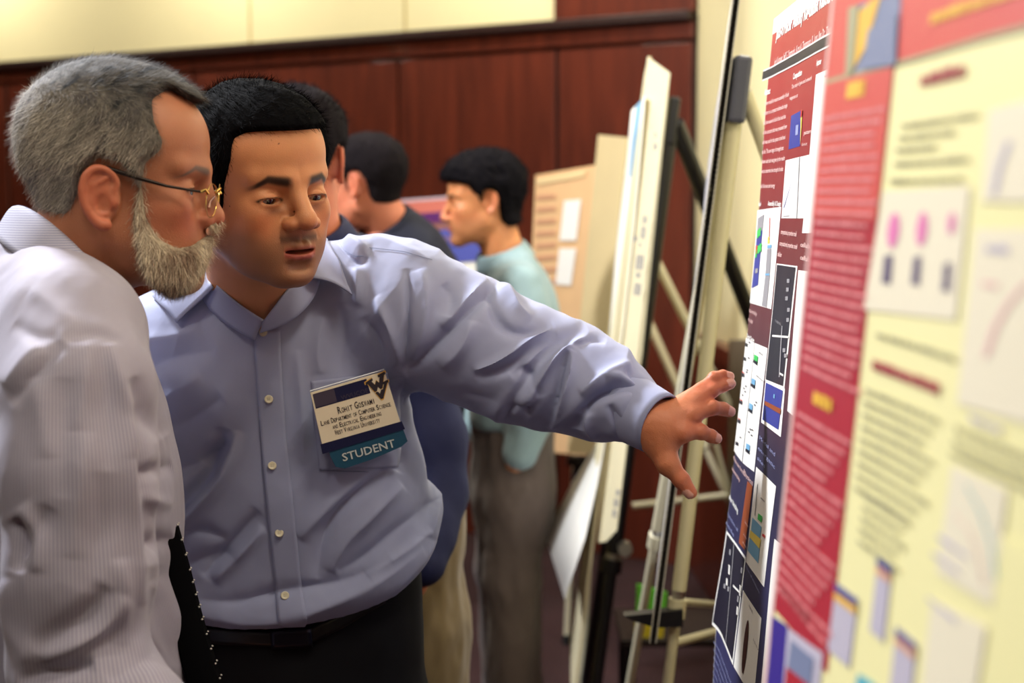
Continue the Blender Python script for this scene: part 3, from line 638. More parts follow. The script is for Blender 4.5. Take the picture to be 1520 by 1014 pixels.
for (x, y, w_, h_) in ((972, 196, 3, 8), (971, 212, 5, 10), (966, 186, 2, 4), (955, 320, 6, 12), (953, 336, 6, 18), (949, 360, 3, 6), (946, 378, 10, 22), (945, 404, 6, 8), (943, 420, 9, 18), (942, 350, 4, 8), (915, 726, 6, 10), (912, 740, 7, 12), (910, 756, 6, 12)): 
    for k in range(3): flapmark(x+k*w_/2.6, y+k*.5, w_/4.5, h_, h_*.12)
w.build('flap', [FLAP, mat('faded_blue_ink', (120, 122, 150), .7)], b2)
# main panel behind the flap (edge-on)
far = 4.35
w = MB(); pa = P(962, 84, D3+.10); pb = P(848, 1060, D3+.10); pc = np.array([pb[0]*far/(D3+.1)*.972, far, pb[2]]); pd = np.array([pa[0]*far/(D3+.1)*.972, far, pa[2]])
w.slab([pb, pc, pd, pa], np.array([.008, 0, 0])); w.build('panel', FLAP, b2)
wp2 = empty('research_poster', P(880, 800, D3), 'white poster with a blue top band curling off the folded ivory board', 'poster', 'research posters shown edge-on at the right')
ys = [143, 200, 260, 330, 400, 480, 560, 660, 720, 800, 890]; xr = [957, 953, 948, 942, 935, 926, 915, 897, 886, 868, 838]; xf = [936, 931, 926, 919, 913, 908, 903, 899, 886, 850, 810]
V = []; M = 6
for k in range(len(ys)):
    y = ys[k]; e0 = P(xr[k], y, D3+.06); fz = e0[2]
    for i in range(M+1):
        t = i/M; dd = D3+.06+t*.62; q_ = e0*(1-t)+np.array([(xf[k]-760)/F*(D3+.68), D3+.68, fz])*t
        if k > 8: q_[2] += .02*t
        V.append(q_)
Fc = [(k*(M+1)+i, k*(M+1)+i+1, (k+1)*(M+1)+i+1, (k+1)*(M+1)+i) for k in range(len(ys)-1) for i in range(M)]
mi = [(1 if (k < 2 and 1 <= i <= 3) or (k == 2 and i == 2) else 0) for k in range(len(ys)-1) for i in range(M)]
o = mobj('curling_sheet', V, Fc, [mat('bright_white_paper', (250, 248, 240), .5), PM[SKY]], wp2, True, mi); so = o.modifiers.new('thickness', 'SOLIDIFY'); so.thickness = .001
# tan folded boards and a peach poster behind
b3 = empty('display_board', P(890, 660, 4.7), 'tan card board standing half hidden between the peach and the blue-banded poster', 'board', 'poster boards standing on easels')
w = MB(); TAN = mat('tan_card', (206, 186, 140), .75, noise=.06, nscale=8)
w.slab([P(842, 672, 4.8), P(885, 676, 4.6), P(930, 204, 4.6), P(888, 200, 4.8)], (0, .01, 0)); w.slab([P(885, 676, 4.6), P(912, 660, 4.9), P(952, 210, 4.9), P(930, 204, 4.6)], (0, .01, 0), 1); w.build('panel', [TAN, FLAP], b3)
pp = empty('research_poster', P(835, 660, 5.0), 'peach coloured poster with two white boxes, behind the man in turquoise', 'poster', 'research posters in the background')
q4 = [P(776, 668, 5.3), P(870, 676, 4.95), P(884, 245, 4.95), P(795, 260, 5.3)]
n4_ = np.cross(q4[1]-q4[0], q4[3]-q4[0]); q4[2] = hit_plane(884, 245, q4[0], n4_)
w = MB(); w.slab(q4, (0, .012, 0), 0)
def on4(px, py, off=.004):
    n4 = np.cross(q4[1]-q4[0], q4[3]-q4[0]); n4 /= np.linalg.norm(n4); n4 = n4 if n4[1] < 0 else -n4; return hit_plane(px, py, q4[0], n4)+n4*off
PEACH = mat('peach_print', (232, 190, 140), .6, noise=.07, nscale=14)
for c in ([(839, 298), (864, 296), (857, 357), (832, 357)], [(832, 369), (857, 369), (849, 424), (826, 422)]): w.add([on4(*p_) for p_ in c], [(0, 1, 2, 3)], 1)
for c in ([(798, 266), (872, 252), (868, 262), (798, 274)],): w.add([on4(*p_) for p_ in c], [(0, 1, 2, 3)], 2)
for i in range(9): y = 290+i*18; w.add([on4(*p_) for p_ in [(798, y), (826, y-2), (825, y+4), (797, y+6)]], [(0, 1, 2, 3)], 3)
w.build('printed_panel', [PEACH, mat('bright_white_paper', (0, 0, 0)), mat('cream_header', (240, 214, 160), .6), mat('rosy_text_print', (214, 160, 124), .6)], pp)
# ivory easels of the back row
c3 = P(962, 300, 4.75); 
e3 = easel('display_easel', P(905, 232, 4.78), down(905, 400, 864, 1014, 4.78), down(905, 400, 864, 1014, 4.78)+np.array([.05, .8, 0]), (lambda a, b: a+(b-a)*((0-a[2])/(b[2]-a[2])))(P(981, 366, 4.7), P(1030, 470, 4.75)), IVORY, IVORY, .0135, 'ivory easel behind the black one, its slanting rear leg crossing the dark panelling')
e4 = easel('display_easel', P(872, 262, 5.35), down(868, 680, 835, 1014, 5.35), P(845, 900, 6.0)*[1, 1, 0], (lambda a, b: a+(b-a)*((0-a[2])/(b[2]-a[2])))(P(973, 420, 5.2), P(1021, 545, 5.2)), IVORY, IVORY, .014, 'ivory easel at the back of the row, under the peach poster')
w = MB(); w.box(P(861, 684, 5.2), (.09, .04, .03)); w.tube([P(861, 684, 5.18), P(856, 715, 5.18)], .02, 12); w.build('shelf_bracket', EBLK, e4)
w = MB(); w.tube([P(939, 751, 4.9), P(1082, 735, 4.9)], .011, 10); w.tube([P(1062, 660, 4.9), P(1082, 735, 4.9)], .010, 10); w.build('cross_brace', IVORY, e3, smooth=True)
# the board leaning at the foot of the right wall
w = MB(); w.slab([P(1078, 1014, 4.9)*[1, 1, 0]+np.array([0, 0, .0]), P(1130, 1014, 4.6)*[1, 1, 0], P(1130, 505, 4.6), P(1083, 505, 4.9)], (.0, .02, 0))
o = w.build('leaning_board', mat('brown_grey_card', (104, 90, 74), .8)); tag(o, 'brownish grey board standing behind the fingertips, left of the maroon poster', 'board')
# blue and pink poster far behind
q5 = [P(470, 470, 5.9), P(716, 470, 5.5), P(716, 288, 5.5), P(470, 306, 5.9)]
n5 = np.cross(q5[1]-q5[0], q5[3]-q5[0]); n5 /= np.linalg.norm(n5); n5 = n5 if n5[1] < 0 else -n5
w = MB(); q5b = [q5[0]*1, q5[1]*1, q5[2]*1, q5[3]*1]; 
for i in (0, 1): q5b[i] = q5b[i].copy(); q5b[i][2] = .9
w.slab(q5b, -n5*.01, 0)
def on5(px, py, off=.004): return hit_plane(px, py, q5[0], n5)+n5*off
def s5(y0, y1, m, sl=.075):
    w.add([on5(472, y0+13), on5(714, y0-5), on5(714, y1-5), on5(472, y1+13)], [(0, 1, 2, 3)], m)
s5(293, 296, 5); s5(297, 315, 1); s5(315, 327, 2); s5(327, 342, 3); s5(342, 351, 4); s5(351, 360, 6); s5(360, 392, 4)
w.add([on5(*p_, .006) for p_ in [(640, 318), (668, 315), (668, 328), (640, 331)]], [(0, 1, 2, 3)], 2)
o = w.build('research_poster', [mat('bright_white_paper', (0, 0, 0)), mat('salmon_print', (214, 120, 104), .6), mat('purple_print', (96, 40, 110), .6), mat('brown_pink_print', (150, 100, 96), .6), mat('cobalt_print', (84, 92, 178), .6), mat('pale_lilac_print', (220, 200, 214), .6), mat('slate_pink_print', (120, 100, 150), .6)])
tag(o, 'pink, purple and blue striped poster in the gap between the two rear men', 'poster', 'research posters in the background')
w = MB()
for x in (-.75, .35): 
    base = (q5[0]+q5[1])/2+np.array([x*.5, .06, 0]); w.tube([[base[0], base[1], 0], [base[0], base[1], 1.5]], .014, 10)
w.build('poster_stand', EBLK); tag(bpy.data.objects['poster_stand'], 'thin black stand behind the striped pink and blue poster', 'stand')
# green and yellow leaflet on a low side table
q = [P(946, 868, 4.3), P(990, 880, 4.3), P(984, 955, 4.3), P(942, 945, 4.3)]
lf = MB(); mid = [P(944, 912, 4.3), P(987, 920, 4.3)]
lf.slab([q[0], q[1], mid[1], mid[0]], (0, .012, 0), 0); lf.slab([mid[0], mid[1], q[2], q[3]], (0, .012, 0), 1)
o = lf.build('leaflet', [mat('lime_green_paper', (110, 220, 60), .6), mat('yellow_paper', (226, 208, 50), .6)]); tag(o, 'lime green and yellow leaflet glimpsed low behind the corrugated board', 'leaflet')
zt = q[3][2]-.002; cxy = (q[2]+q[3])/2
tb = empty('side_table', (cxy[0]+.1, cxy[1]+.15, 0), 'low dark side table carrying the lime and yellow leaflet', 'table')
w = MB(); w.box((cxy[0]+.1, cxy[1]+.15, zt-.0125), (.36, .34, .022)); w.build('tabletop', mat('dark_table_wood', (30, 18, 18), .5), tb, bevel=.003)
for sx in (-.15, .15):
    for sy in (-.13, .13): w = MB(); w.tube([(cxy[0]+.1+sx, cxy[1]+.15+sy, 0), (cxy[0]+.1+sx, cxy[1]+.15+sy, zt-.02)], .016, 10); w.build('leg', EBLK, tb, smooth=True)
# easels that carry the two near posters (their legs stand behind the boards)
for S_, w_, lab in ((A, wA, 'ivory easel behind the maroon poster, hidden by its board'), (B, wB, 'ivory easel behind the near red and cream poster')):
    tp = S_.pt(w_*.5, (top if S_ is A else topB)-.10, -.06); fb = S_.pt(w_*.12, 0, -.045); fb2 = S_.pt(w_*.88, 0, -.045)
    ex = lambda q_: np.array([q_[0]-.10, q_[1], 0])
    easel('display_easel', tp, ex(fb), ex(fb2), tp*[1, 1, 0]+np.array([.7, 0, 0]), IVORY, ECAP, .0135, lab)
# ---------------------------------------------------------------- heads
def rotm(yaw, pitch, roll):
    """local X forward, Y left, Z up -> world. yaw 0 faces +X; pitch>0 nods down; roll>0 tips to its left"""
    Rz = np.array(Matrix.Rotation(yaw, 3, 'Z')); Ry = np.array(Matrix.Rotation(pitch, 3, 'Y')); Rx = np.array(Matrix.Rotation(-roll, 3, 'X'))
    return Rz@Ry@Rx
EARPTS = [(.013, -.004), (.010, .008), (.013, .017), (.005, .027), (-.008, .031), (-.018, .022), (-.0205, .007), (-.017, -.008), (-.009, -.020), (-.001, -.027), (.005, -.026)]
EARRS = [.0028, .003, .0034, .0036, .0038, .0038, .0038, .0036, .004, .0058, .005]
def ear_sdf(p, s=1., c=(-.010, .071, .0)):
    ay = np.abs(p[1]); f = lambda x: .0105*np.clip((.012-x)/.03, 0, 1)   # flares out at the back
    P_ = [(c[0]+x*s, c[1]+.003+float(.013*min(max((.014-x)/.034, 0), 1)), c[2]+z*s) for x, z in EARPTS]
    q = [p[0], ay, p[2]]; R_ = [r*s for r in EARRS]
    for _ in range(2):   # round the helix off
        P2 = [P_[0]]; R2 = [R_[0]]
        for i in range(len(P_)-1):
            a, b = np.array(P_[i]), np.array(P_[i+1]); P2 += [a*.75+b*.25, a*.25+b*.75]; R2 += [R_[i]*.75+R_[i+1]*.25, R_[i]*.25+R_[i+1]*.75]
        P_, R_ = P2+[P_[-1]], R2+[R_[-1]]
    d = chain(q, P_, R_, .0015)
    # antihelix, tragus and the web that joins them
    A_ = [(c[0]+.001*s, c[1]+.008, c[2]+.020*s), (c[0]-.010*s, c[1]+.0105, c[2]+.012*s), (c[0]-.0115*s, c[1]+.011, c[2]-.003*s), (c[0]-.004*s, c[1]+.008, c[2]-.014*s), (c[0]+.004*s, c[1]+.006, c[2]-.015*s)]
    d = smin(d, chain(q, A_, [.0025*s]*5, .003), .003)
    # web: a thin tilted plate
    n = np.array([.40, 1.0, 0.]); n /= np.linalg.norm(n)
    pl = (q[0]-c[0])*n[0]+(q[1]-(c[1]+.0065))*n[1]
    e = ell([q[0], q[1]*0+0, q[2]], (c[0]-.003*s, 0, c[2]+.003*s), (.018*s, 1, .028*s))
    web = smax(np.abs(pl)-.0018, e, .002); d = smin(d, web, .003)
    d = smin(d, ell(q, (c[0]+.009*s, c[1]+.004, c[2]-.004*s), (.0045*s, .006, .0065*s)), .004)
    d = smax(d, -ell(q, (c[0]+.001*s, c[1]+.011, c[2]-.005*s), (.0075*s, .010, .0105*s)), .003)
    d = smin(d, ell(q, (c[0]+.0, c[1]-.006, c[2]), (.014*s, .013, .022*s)), .006)
    return d
def head_sdf(p, o):
    x, y, z = p; ay = np.abs(y); q = [x, ay, z]; wj = o.get('jaw', 1.); wf = o.get('fat', 0.)
    d = ell(p, (-.014, 0, .044), (.097, .0755, .083))
    d = smin(d, ell(p, (.034, 0, .050), (.056, .060, .056)), .03)
    d = smin(d, ell(p, (.028, 0, -.020), (.060, .057+wf*.5, .072)), .03)
    d = smin(d, cone(q, (.000, .043*wj+wf, -.052), (.070, .013*wj+wf*.4, o.get('chin', -.098)+.002), .018+wf*.5, .017), .03)
    chz = o.get('chin', -.098); d = smin(d, ell(p, (.079, 0, chz), (.019, .022, .017)), .018)
    d = smin(d, ell(q, (.058, .041+wf*.6, -.018), (.024, .018, .020)), .018)
    d = smin(d, ell(p, (.072, 0, -.058), (.026, .034, .034)), .02)
    d = smin(d, ell(q, (.05, .030+wf, -.052), (.028, .018+wf*.5, .030)), .03)
    # brow ridge and sockets
    d = smin(d, cone(q, (.088, .010, .024), (.068, .046, .026), .0085, .008), .014)
    d = smax(d, -ell(q, (.101, .032, .003), (.019, .0175, .0115)), .014)
    d = smax(d, -ell(q, (.094, .017, .001), (.012, .006, .009)), .010)
    # lids
    ez = o.get('ez', .000); ew = o.get('eyew', 1.); lid = ell(q, (.0725, .0325, ez), (.0138, .0150*ew, .0132)); d = smin(d, lid, .005)
    ec = (.0865, .0325, ez-.0005+o.get('ldrop', 0)); op = o.get('open', .0042)
    d = smax(d, -ell(q, ec, (.009, .0125*ew, op)), .0012)
    if o.get('crease', 0): d = d+.0012*np.exp(-((q[2]-(ez+.0085-60*(q[1]-.0325)**2))/.0011)**2)*np.exp(-((q[1]-.033)/.013)**2)*(x > .07)
    # nose
    ns = o.get('nose', 1.); nt = o.get('ntip', (.1165, -.034))
    d = smin(d, cone(p, (.088, 0, .014), (nt[0]-.006, 0, nt[1]+.006), .0068*ns, .0088*ns), .012)
    d = smin(d, ell(p, (nt[0]-.006, 0, nt[1]), (.0118*ns, .0112*ns, .0098*ns)), .006)
    d = smin(d, ell(q, (nt[0]-.016, .0125*ns, nt[1]-.004), (.0125, .0078*ns, .0085)), .005)
    d = smax(d, -ell(q, (nt[0]-.012, .0068*ns, nt[1]-.0125), (.0065, .0040*ns, .0050)), .003)
    d = d+.0006*np.exp(-(((q[1]-(.0165*ns+(nt[1]+.004-z)*.30))/.0022)**2))*((z < nt[1]+.008) & (z > nt[1]-.026) & (x > .05))   # nostril crease to the cheek fold
    # mouth
    mz = o.get('mz', -.0625); mo = o.get('mopen', .0012); lf_ = o.get('lipf', 1.)
    d = smin(d, chain(q, [(.0985, 0., mz+.0045), (.0975, .006, mz+.0062), (.090, .0165, mz+.0028), (.0845, .0235, mz+.0005)], [.0044*lf_, .0046*lf_, .0038*lf_, .0020], .004), .004)
    d = smin(d, chain(q, [(.0965, 0., mz-.0075), (.0945, .009, mz-.0072), (.088, .0175, mz-.0040), (.0845, .0232, mz)], [.0060*lf_, .0058*lf_, .0042*lf_, .0018], .004), .004)
    d = smax(d, -ell(q, (.104, 0, mz-.0005), (.024, .0225, mo)), .0015)
    d = smax(d, -ell(p, (.103, 0, mz-.020), (.012, .018, .006)), .010)
    if o.get('ears', 1): d = smin(d, ear_sdf(p, o.get('es', 1.), o.get('earc', (-.010, .071, .0))), .0035)
    # neck
    nb = o['neck']; r = o.get('neckr', .056)
    a = np.array((-.022, 0, -.035), float); b = np.array(nb, float)
    d = smin(d, cone(p, a, b, r*.98, r*1.04), .022)
    d = smin(d, ell(p, (.03, 0, -.082), (.045, .038+wf, .022)), .025)
    return d
def headcolor(V, o):
    x, y, z = V.T; ay = np.abs(y); sk = np.array(lin(o['skin'])); col = np.tile(sk, (len(V), 1)); s = lambda a, b, v: sstep(a, b, v)[:, None]
    mz = o.get('mz', -.0625)
    def blend(c, w): nonlocal col; w = np.clip(w, 0, 1)[:, None]; col = col*(1-w)+np.array(lin(c))*w
    bl = o.get('blush', (196, 96, 66))
    blend(bl, .45*np.exp(-((ay-.045)/.018)**2-((z+.03)/.02)**2)*(x > .02)); blend(bl, .5*np.exp(-((ay)/.02)**2-((z+.034)/.012)**2)*(x > .09))
    if o.get('ears', 1): blend(bl, .4*sstep(.074, .080, ay))
    # lips
    up = np.exp(-((z-(mz+.0042-.9*ay*.12))/.0042)**2)*(ay < .0235); lo_ = np.exp(-((z-(mz-.0072+.25*ay*.9*.9))/.0052)**2)*(ay < .0225)
    blend(o.get('lip', (150, 72, 62)), (np.maximum(up*.75, lo_)*sstep(.080, .087, x)*sstep(.0245, .019, ay))*1.1)
    blend((30, 12, 10), np.exp(-((z-mz)/.0016)**2)*(x > .078)*sstep(.021, .016, ay)*(x < .0985)*(o.get('mopen', .001) > .002))
    st = o.get('stubble', 0.)
    if st:
        g = np.clip(sstep(-.028, -.052, z)*sstep(-.01, .02, x)*(z > -.125)+0, 0, 1)*(1-.7*np.exp(-((ay-.038)/.012)**2-((z+.035)/.018)**2)*1)
        g = g*(1-.8*np.exp(-((z-mz)/.008)**2)*(ay < .022)); blend((70, 58, 56), st*g)
        blend((40, 30, 30), st*1.3*np.exp(-((z-(mz+.0155))/.005)**2)*(ay < .026)*(x > .085)*sstep(.0, .006, ay+.002))
    br = o.get('brow')
    if br:
        zc = .0205+o.get('browz', 0)+.16*np.clip(ay, 0, .036)-1.1*np.clip(ay-.038, 0, 1)*.7; th = np.where(ay < .02, .0042, .0042-.06*(ay-.02))*o.get('browt', 1.)
        w = np.exp(-((z-zc)/np.maximum(th, .0014))**4)*sstep(.0075, .0175, ay)*sstep(.058, .046, ay)*(x > .04); blend(br, .95*w)
    if o.get('lash'):
        ez = o.get('ez', 0)+o.get('ldrop', 0); w = np.exp(-(((ay-.0325)/(.0130*o.get('eyew', 1.)))**2+((z-ez)/(o.get('open', .004)+.0008))**2-1)**2/.09)*(x > .070)*np.where(z > ez-.0005, 1, .45); blend((20, 13, 12), w*.95)
    under = o.get('under', 0.)
    if under: blend((104, 58, 42), under*np.exp(-((ay-.029)/.013)**2-((z+.013)/.006)**2)*(x > .06))
    for (mx_, my_, mz_, r_) in o.get('moles', []): blend((50, 26, 20), 1.0*np.exp(-(((y-my_)**2+(z-mz_)**2+(x-mx_)**2*.2)/r_**2)))
    return col
SKINM = {}
def skinmat(name):
    m = mat(name, (200, 140, 100), rough=.48, sss=.22, noise=.09, nscale=45, bump=.35, bscale=700, attr='Col', spec=.4); return m
def make_eyes(root, Rm, Cn, gaze, o):
    for i, s in enumerate((1, -1)):
        c = Cn+Rm@np.array([.0715, .0325*s, o.get('ez', 0.)]); g = Rm@np.array([math.cos(gaze[1])*math.cos(gaze[0]), math.cos(gaze[1])*math.sin(gaze[0]), math.sin(gaze[1])])
        n = 40; V = []; cols = []; Fc = []; u_ = np.cross(g, [0, 0, 1.]); u_ /= np.linalg.norm(u_); v_ = np.cross(u_, g)
        for a in range(n+1):
            th = math.pi*a/n
            for b in range(n):
                ph = 2*math.pi*b/n; d = math.cos(th)*g+math.sin(th)*(math.cos(ph)*u_+math.sin(ph)*v_); r = .0121+(.0005*math.exp(-(th/.42)**4)); V.append(c+r*d)
                k = math.degrees(th); cols.append(lin((8, 6, 6) if k < 11 else (o.get('iris', (44, 26, 18)) if k < 35 else (134, 118, 110))))
        Fc = [(a*n+b, a*n+(b+1) % n, (a+1)*n+(b+1) % n, (a+1)*n+b) for a in range(n) for b in range(n)]
        mobj('eye', V, np.array(Fc), mat('wet_eye', (200, 200, 200), rough=.08, attr='Col', coat=1.), root, True, cols=np.array(cols))
def resample(V, Q, n, mask=None, rng=RNG):
    a = V[Q[:, 0]]; ar = np.linalg.norm(np.cross(V[Q[:, 2]]-a, V[Q[:, 3]]-V[Q[:, 1]]), axis=1)
    if mask is not None: ar = ar*mask
    i = rng.choice(len(Q), n, p=ar/ar.sum()); u = rng.random((n, 1)); v = rng.random((n, 1)); q = V[Q[i]]
    return (q[:, 0]*(1-u)+q[:, 1]*u)*(1-v)+(q[:, 3]*(1-u)+q[:, 2]*u)*v, i
def strands(name, Pts, Dr, Nr, length, width, cols, m, root, curl=.0, drop=0., seg=4, kind='stuff'):
    """thin tapering blades, one mesh; Dr start direction, Nr surface normal"""
    n = len(Pts); L = length if np.ndim(length) else np.full(n, length); side = np.cross(Dr, Nr); side /= np.linalg.norm(side, axis=1)[:, None]+1e-9
    V = np.zeros((n, seg+1, 2, 3)); c = Pts.copy(); d = Dr.copy(); cv = RNG.normal(0, 1, (n, 3))
    for k in range(seg+1):
        w = width*(1-.8*k/seg); V[:, k, 0] = c-side*w/2; V[:, k, 1] = c+side*w/2
        d = d+curl*cv/seg+np.array([0, 0, -drop])/seg; d /= np.linalg.norm(d, axis=1)[:, None]; c = c+d*(L/seg)[:, None]
    base = np.arange(n)[:, None]*(seg+1)*2; Q = []
    for k in range(seg): Q.append(np.c_[base+2*k, base+2*k+1, base+2*k+3, base+2*k+2])
    Q = np.concatenate(Q); cc = np.repeat(cols, (seg+1)*2, 0)
    o = mobj(name, V.reshape(-1, 3), Q, m, root, True, cols=cc); return o
HAIRM = lambda nm, r=.62: mat(nm, (40, 40, 40), rough=r+(.25 if nm == 'black_hair' else 0), attr='Col', spec=.04 if nm == 'black_hair' else .16)

def px_local(px, py, Cn, Rm, d, ysurf=0.):
    """a point of the seen outline brought into the head's own frame"""
    return Rm.T@(P(px, py, d)-Cn)
# ---------------------------------------------------------------- clothes helpers
from mathutils.bvhtree import BVHTree
def fold_disp(V, N, folds, amp=1., ws=1., pw=1.35):
    X, Y = proj(V); cd = np.array([0, 0, CAMZ])-V; cd /= np.linalg.norm(cd, axis=1)[:, None]
    face = sstep(-.05, .25, (N*cd).sum(1)); D = np.zeros(len(V))
    for f in folds:
        pts, a, w = np.array(f[0], float), f[1], f[2]*ws; pair = f[3] if len(f) > 3 else 0
        # smooth the polyline
        for _ in range(2):
            q = [pts[0]]
            for i in range(len(pts)-1): q += [pts[i]*.75+pts[i+1]*.25, pts[i]*.25+pts[i+1]*.75]
            q.append(pts[-1]); pts = np.array(q)
        lo = pts.min(0)-4*w; hi = pts.max(0)+4*w; m = np.nonzero((X > lo[0]) & (X < hi[0]) & (Y > lo[1]) & (Y < hi[1]) & (face > 0))[0]
        if not len(m): continue
        x, y = X[m], Y[m]; best = np.full(len(m), 1e9); sg = np.zeros(len(m)); tt = np.zeros(len(m)); n = len(pts)-1
        for i in range(n):
            p, e = pts[i], pts[i+1]-pts[i]; L = e@e+1e-9; t = np.clip(((x-p[0])*e[0]+(y-p[1])*e[1])/L, 0, 1)
            dx, dy = x-p[0]-t*e[0], y-p[1]-t*e[1]; d2 = dx*dx+dy*dy; k = d2 < best
            best = np.where(k, d2, best); sg = np.where(k, np.sign(e[0]*dy-e[1]*dx), sg); tt = np.where(k, (i+t)/n, tt)
        s = np.sqrt(best)*sg; tp = np.sin(np.pi*np.clip(tt, 0, 1))**1.0
        g = a*np.exp(-np.abs(s/(w*.95))**pw)
        if pair: g = g-a*.75*np.exp(-((s-pair*w*1.9)/(w*1.3))**2)
        D[m] += g*tp*face[m]
    return D*amp
def bvh_of(V, Q): return BVHTree.FromPolygons([tuple(v) for v in V], [tuple(int(i) for i in q) for q in Q])
def drape(bvh, px, py, off):
    r = ray(px, py); r = r/np.linalg.norm(r); h = bvh.ray_cast(Vector((0, 0, CAMZ)), Vector(r), 20)
    if h[0] is None: return None
    n = np.array(h[1]); n = n if n@r < 0 else -n; return np.array(h[0])+n*off
def drape_grid(name, bvh, L, R_, n, m, off, mats, parent, thick=.0012, midf=None):
    """strip between two pixel polylines laid on a surface"""
    def interp(pl, t):
        pl = np.array(pl, float); d = np.r_[0, np.cumsum(np.linalg.norm(np.diff(pl, axis=0), axis=1))]; return np.array([np.interp(t*d[-1], d, pl[:, k]) for k in (0, 1)])
    V = []; ok = True; last = None
    for i in range(n+1):
        a, b = interp(L, i/n), interp(R_, i/n)
        for j in range(m+1):
            c = a+(b-a)*j/m; q = drape(bvh, c[0], c[1], off)
            if q is None: q = last if last is not None else P(c[0], c[1], 2.)
            last = q; V.append(q)
    V = np.array(V).reshape(n+1, m+1, 3); V[1:-1] = (V[:-2]+V[1:-1]*2+V[2:])/4; V = V.reshape(-1, 3)
    Fc = [(i*(m+1)+j, i*(m+1)+j+1, (i+1)*(m+1)+j+1, (i+1)*(m+1)+j) for i in range(n) for j in range(m)]
    o = mobj(name, V, Fc, mats, parent, True, [midf(i, j) for i in range(n) for j in range(m)] if midf else None)
    s = o.modifiers.new('thickness', 'SOLIDIFY'); s.thickness = thick; s.offset = 0; return o
def to_lv(rows):   # py, px centre, half width px, depth, ry
    out = []
    for r in rows:
        c = P(r[1], r[0], r[3]); out.append((c[2], c[0], c[1], r[2]*r[3]/F, r[4], r[5] if len(r) > 5 else 0.))
    return out
def cloth(name, col, stripe=None, rough=.75, bump=.15, sheen=.2):
    if name in MATS: return MATS[name]
    m = mat(name, col, rough=rough, sheen=sheen if sum(col) > 260 else 0, noise=.03, nscale=30, bump=bump, bscale=900, spec=.25); return m
def pinstripe(name, c0, c1, freq, axis):
    m = mat(name, c0, rough=.75, sheen=.2, spec=.25); nt = m.node_tree; b = nt.nodes['Principled BSDF']
    tc = nt.nodes.new('ShaderNodeTexCoord'); w = nt.nodes.new('ShaderNodeTexWave'); w.inputs['Scale'].default_value = freq; w.bands_direction = axis; w.inputs['Distortion'].default_value = .6; w.inputs['Detail Scale'].default_value = .4
    cr = nt.nodes.new('ShaderNodeValToRGB'); cr.color_ramp.elements[0].position = .35; cr.color_ramp.elements[0].color = lin(c1)+(1,); cr.color_ramp.elements[1].position = .6; cr.color_ramp.elements[1].color = lin(c0)+(1,)
    nt.links.new(tc.outputs['Object'], w.inputs['Vector']); nt.links.new(w.outputs['Fac'], cr.inputs['Fac']); nt.links.new(cr.outputs['Color'], b.inputs['Base Color']); return m
def join_mesh(parts):
    V = []; Q = []; Cc = []; n = 0
    for v, q, c in parts: V.append(v); Q.append(q+n); Cc.append(c); n += len(v)
    # knit the pieces together where they run inside one another
    from mathutils.kdtree import KDTree
    offs = np.cumsum([0]+[len(v) for v in V]); kds = []
    for v in V:
        kd = KDTree(len(v)); [kd.insert(tuple(p), i) for i, p in enumerate(v)]; kd.balance(); kds.append(kd)
    done = [len(V)-1]; rest = list(range(len(V)-1)); Qn = []
    while rest:
        best = (9, 0, 0, 0, 0)
        for i in rest:
            for g in done:
                for j in range(0, len(V[i]), 7):
                    r = kds[g].find(tuple(V[i][j]))
                    if r[2] < best[0]: best = (r[2], i, j, g, r[1])
        _, i, j, g, k = best; qa = Q[i][(Q[i]-offs[i] == j).any(1)][0]; qb = Q[g][(Q[g]-offs[g] == k).any(1)][0]
        Qn.append([qa[0], qa[1], qb[1], qb[0]]); done.append(i); rest.remove(i)
    if Qn: Q.append(np.array(Qn))
    V, Q, Cc = np.concatenate(V), np.concatenate(Q), np.concatenate(Cc); use = np.unique(Q); mp = np.full(len(V), -1); mp[use] = np.arange(len(use))
    return V[use], mp[Q], Cc[use]
def legs(root, hip, yaw, col, shoecol, half=.165, dep=.115, spread=.10, zt=None, wrinkle=.004, foldp=None, belt=None):
    """trousers from the waist to the shoes, and the shoes"""
    c, s = math.cos(yaw), math.sin(yaw); fw = np.array([c, s, 0]); lf = np.array([-s, c, 0]); h = np.array(hip, float); zt = h[2] if zt is None else zt
    def fn(p):
        d = stack(p, [(h[2]-.30, h[0], h[1], dep*.9, half*.9, yaw), (h[2]-.18, h[0], h[1], dep*1.05, half*1.05, yaw), (h[2]-.08, h[0], h[1], dep, half, yaw), (zt+.03, h[0], h[1], dep*.97, half*.97, yaw)])
        for sg in (1, -1):
            a = h+lf*sg*spread*.8; a[2] = h[2]-.16; k = h+lf*sg*spread+fw*.015; k[2] = .50; f = h+lf*sg*spread*1.05; f[2] = .045
            d = smin(d, chain(p, [a, k, f], [.092, .080, .072], .02), .03)
        return smax(d, np.maximum(.03-p[2], p[2]-zt), .006)
    r = max(half, dep)+.1; V, Q = isomesh(fn, (h[0]-r, h[1]-r, 0), (h[0]+r, h[1]+r, zt+.05), .008)
    N = vnormals(V, Q); V = V+N*(wrinkle*fbm(V*np.array([14, 14, 7]), 3)[:, None])
    o = mobj('trousers', V, Q, cloth('trouser_cloth_%d_%d_%d' % col, col, rough=.8), root, True)
    for sg in (1, -1):
        b = h+lf*sg*spread*1.05; b[2] = 0
        def sf(p):
            d = cone(p, b+fw*-.06+[0, 0, .045], b+fw*.16+[0, 0, .035], .042, .040); d = smin(d, cone(p, b+fw*-.03+[0, 0, .05], b+fw*-.02+[0, 0, .10], .042, .040), .03); return smax(d, .002-p[2], .004)
        v, q = isomesh(sf, b-[.3, .3, .0], b+[.3, .3, .17], .008); mobj('shoe', v, q, mat('black_leather', (18, 16, 16), .35), root, True)
    return o

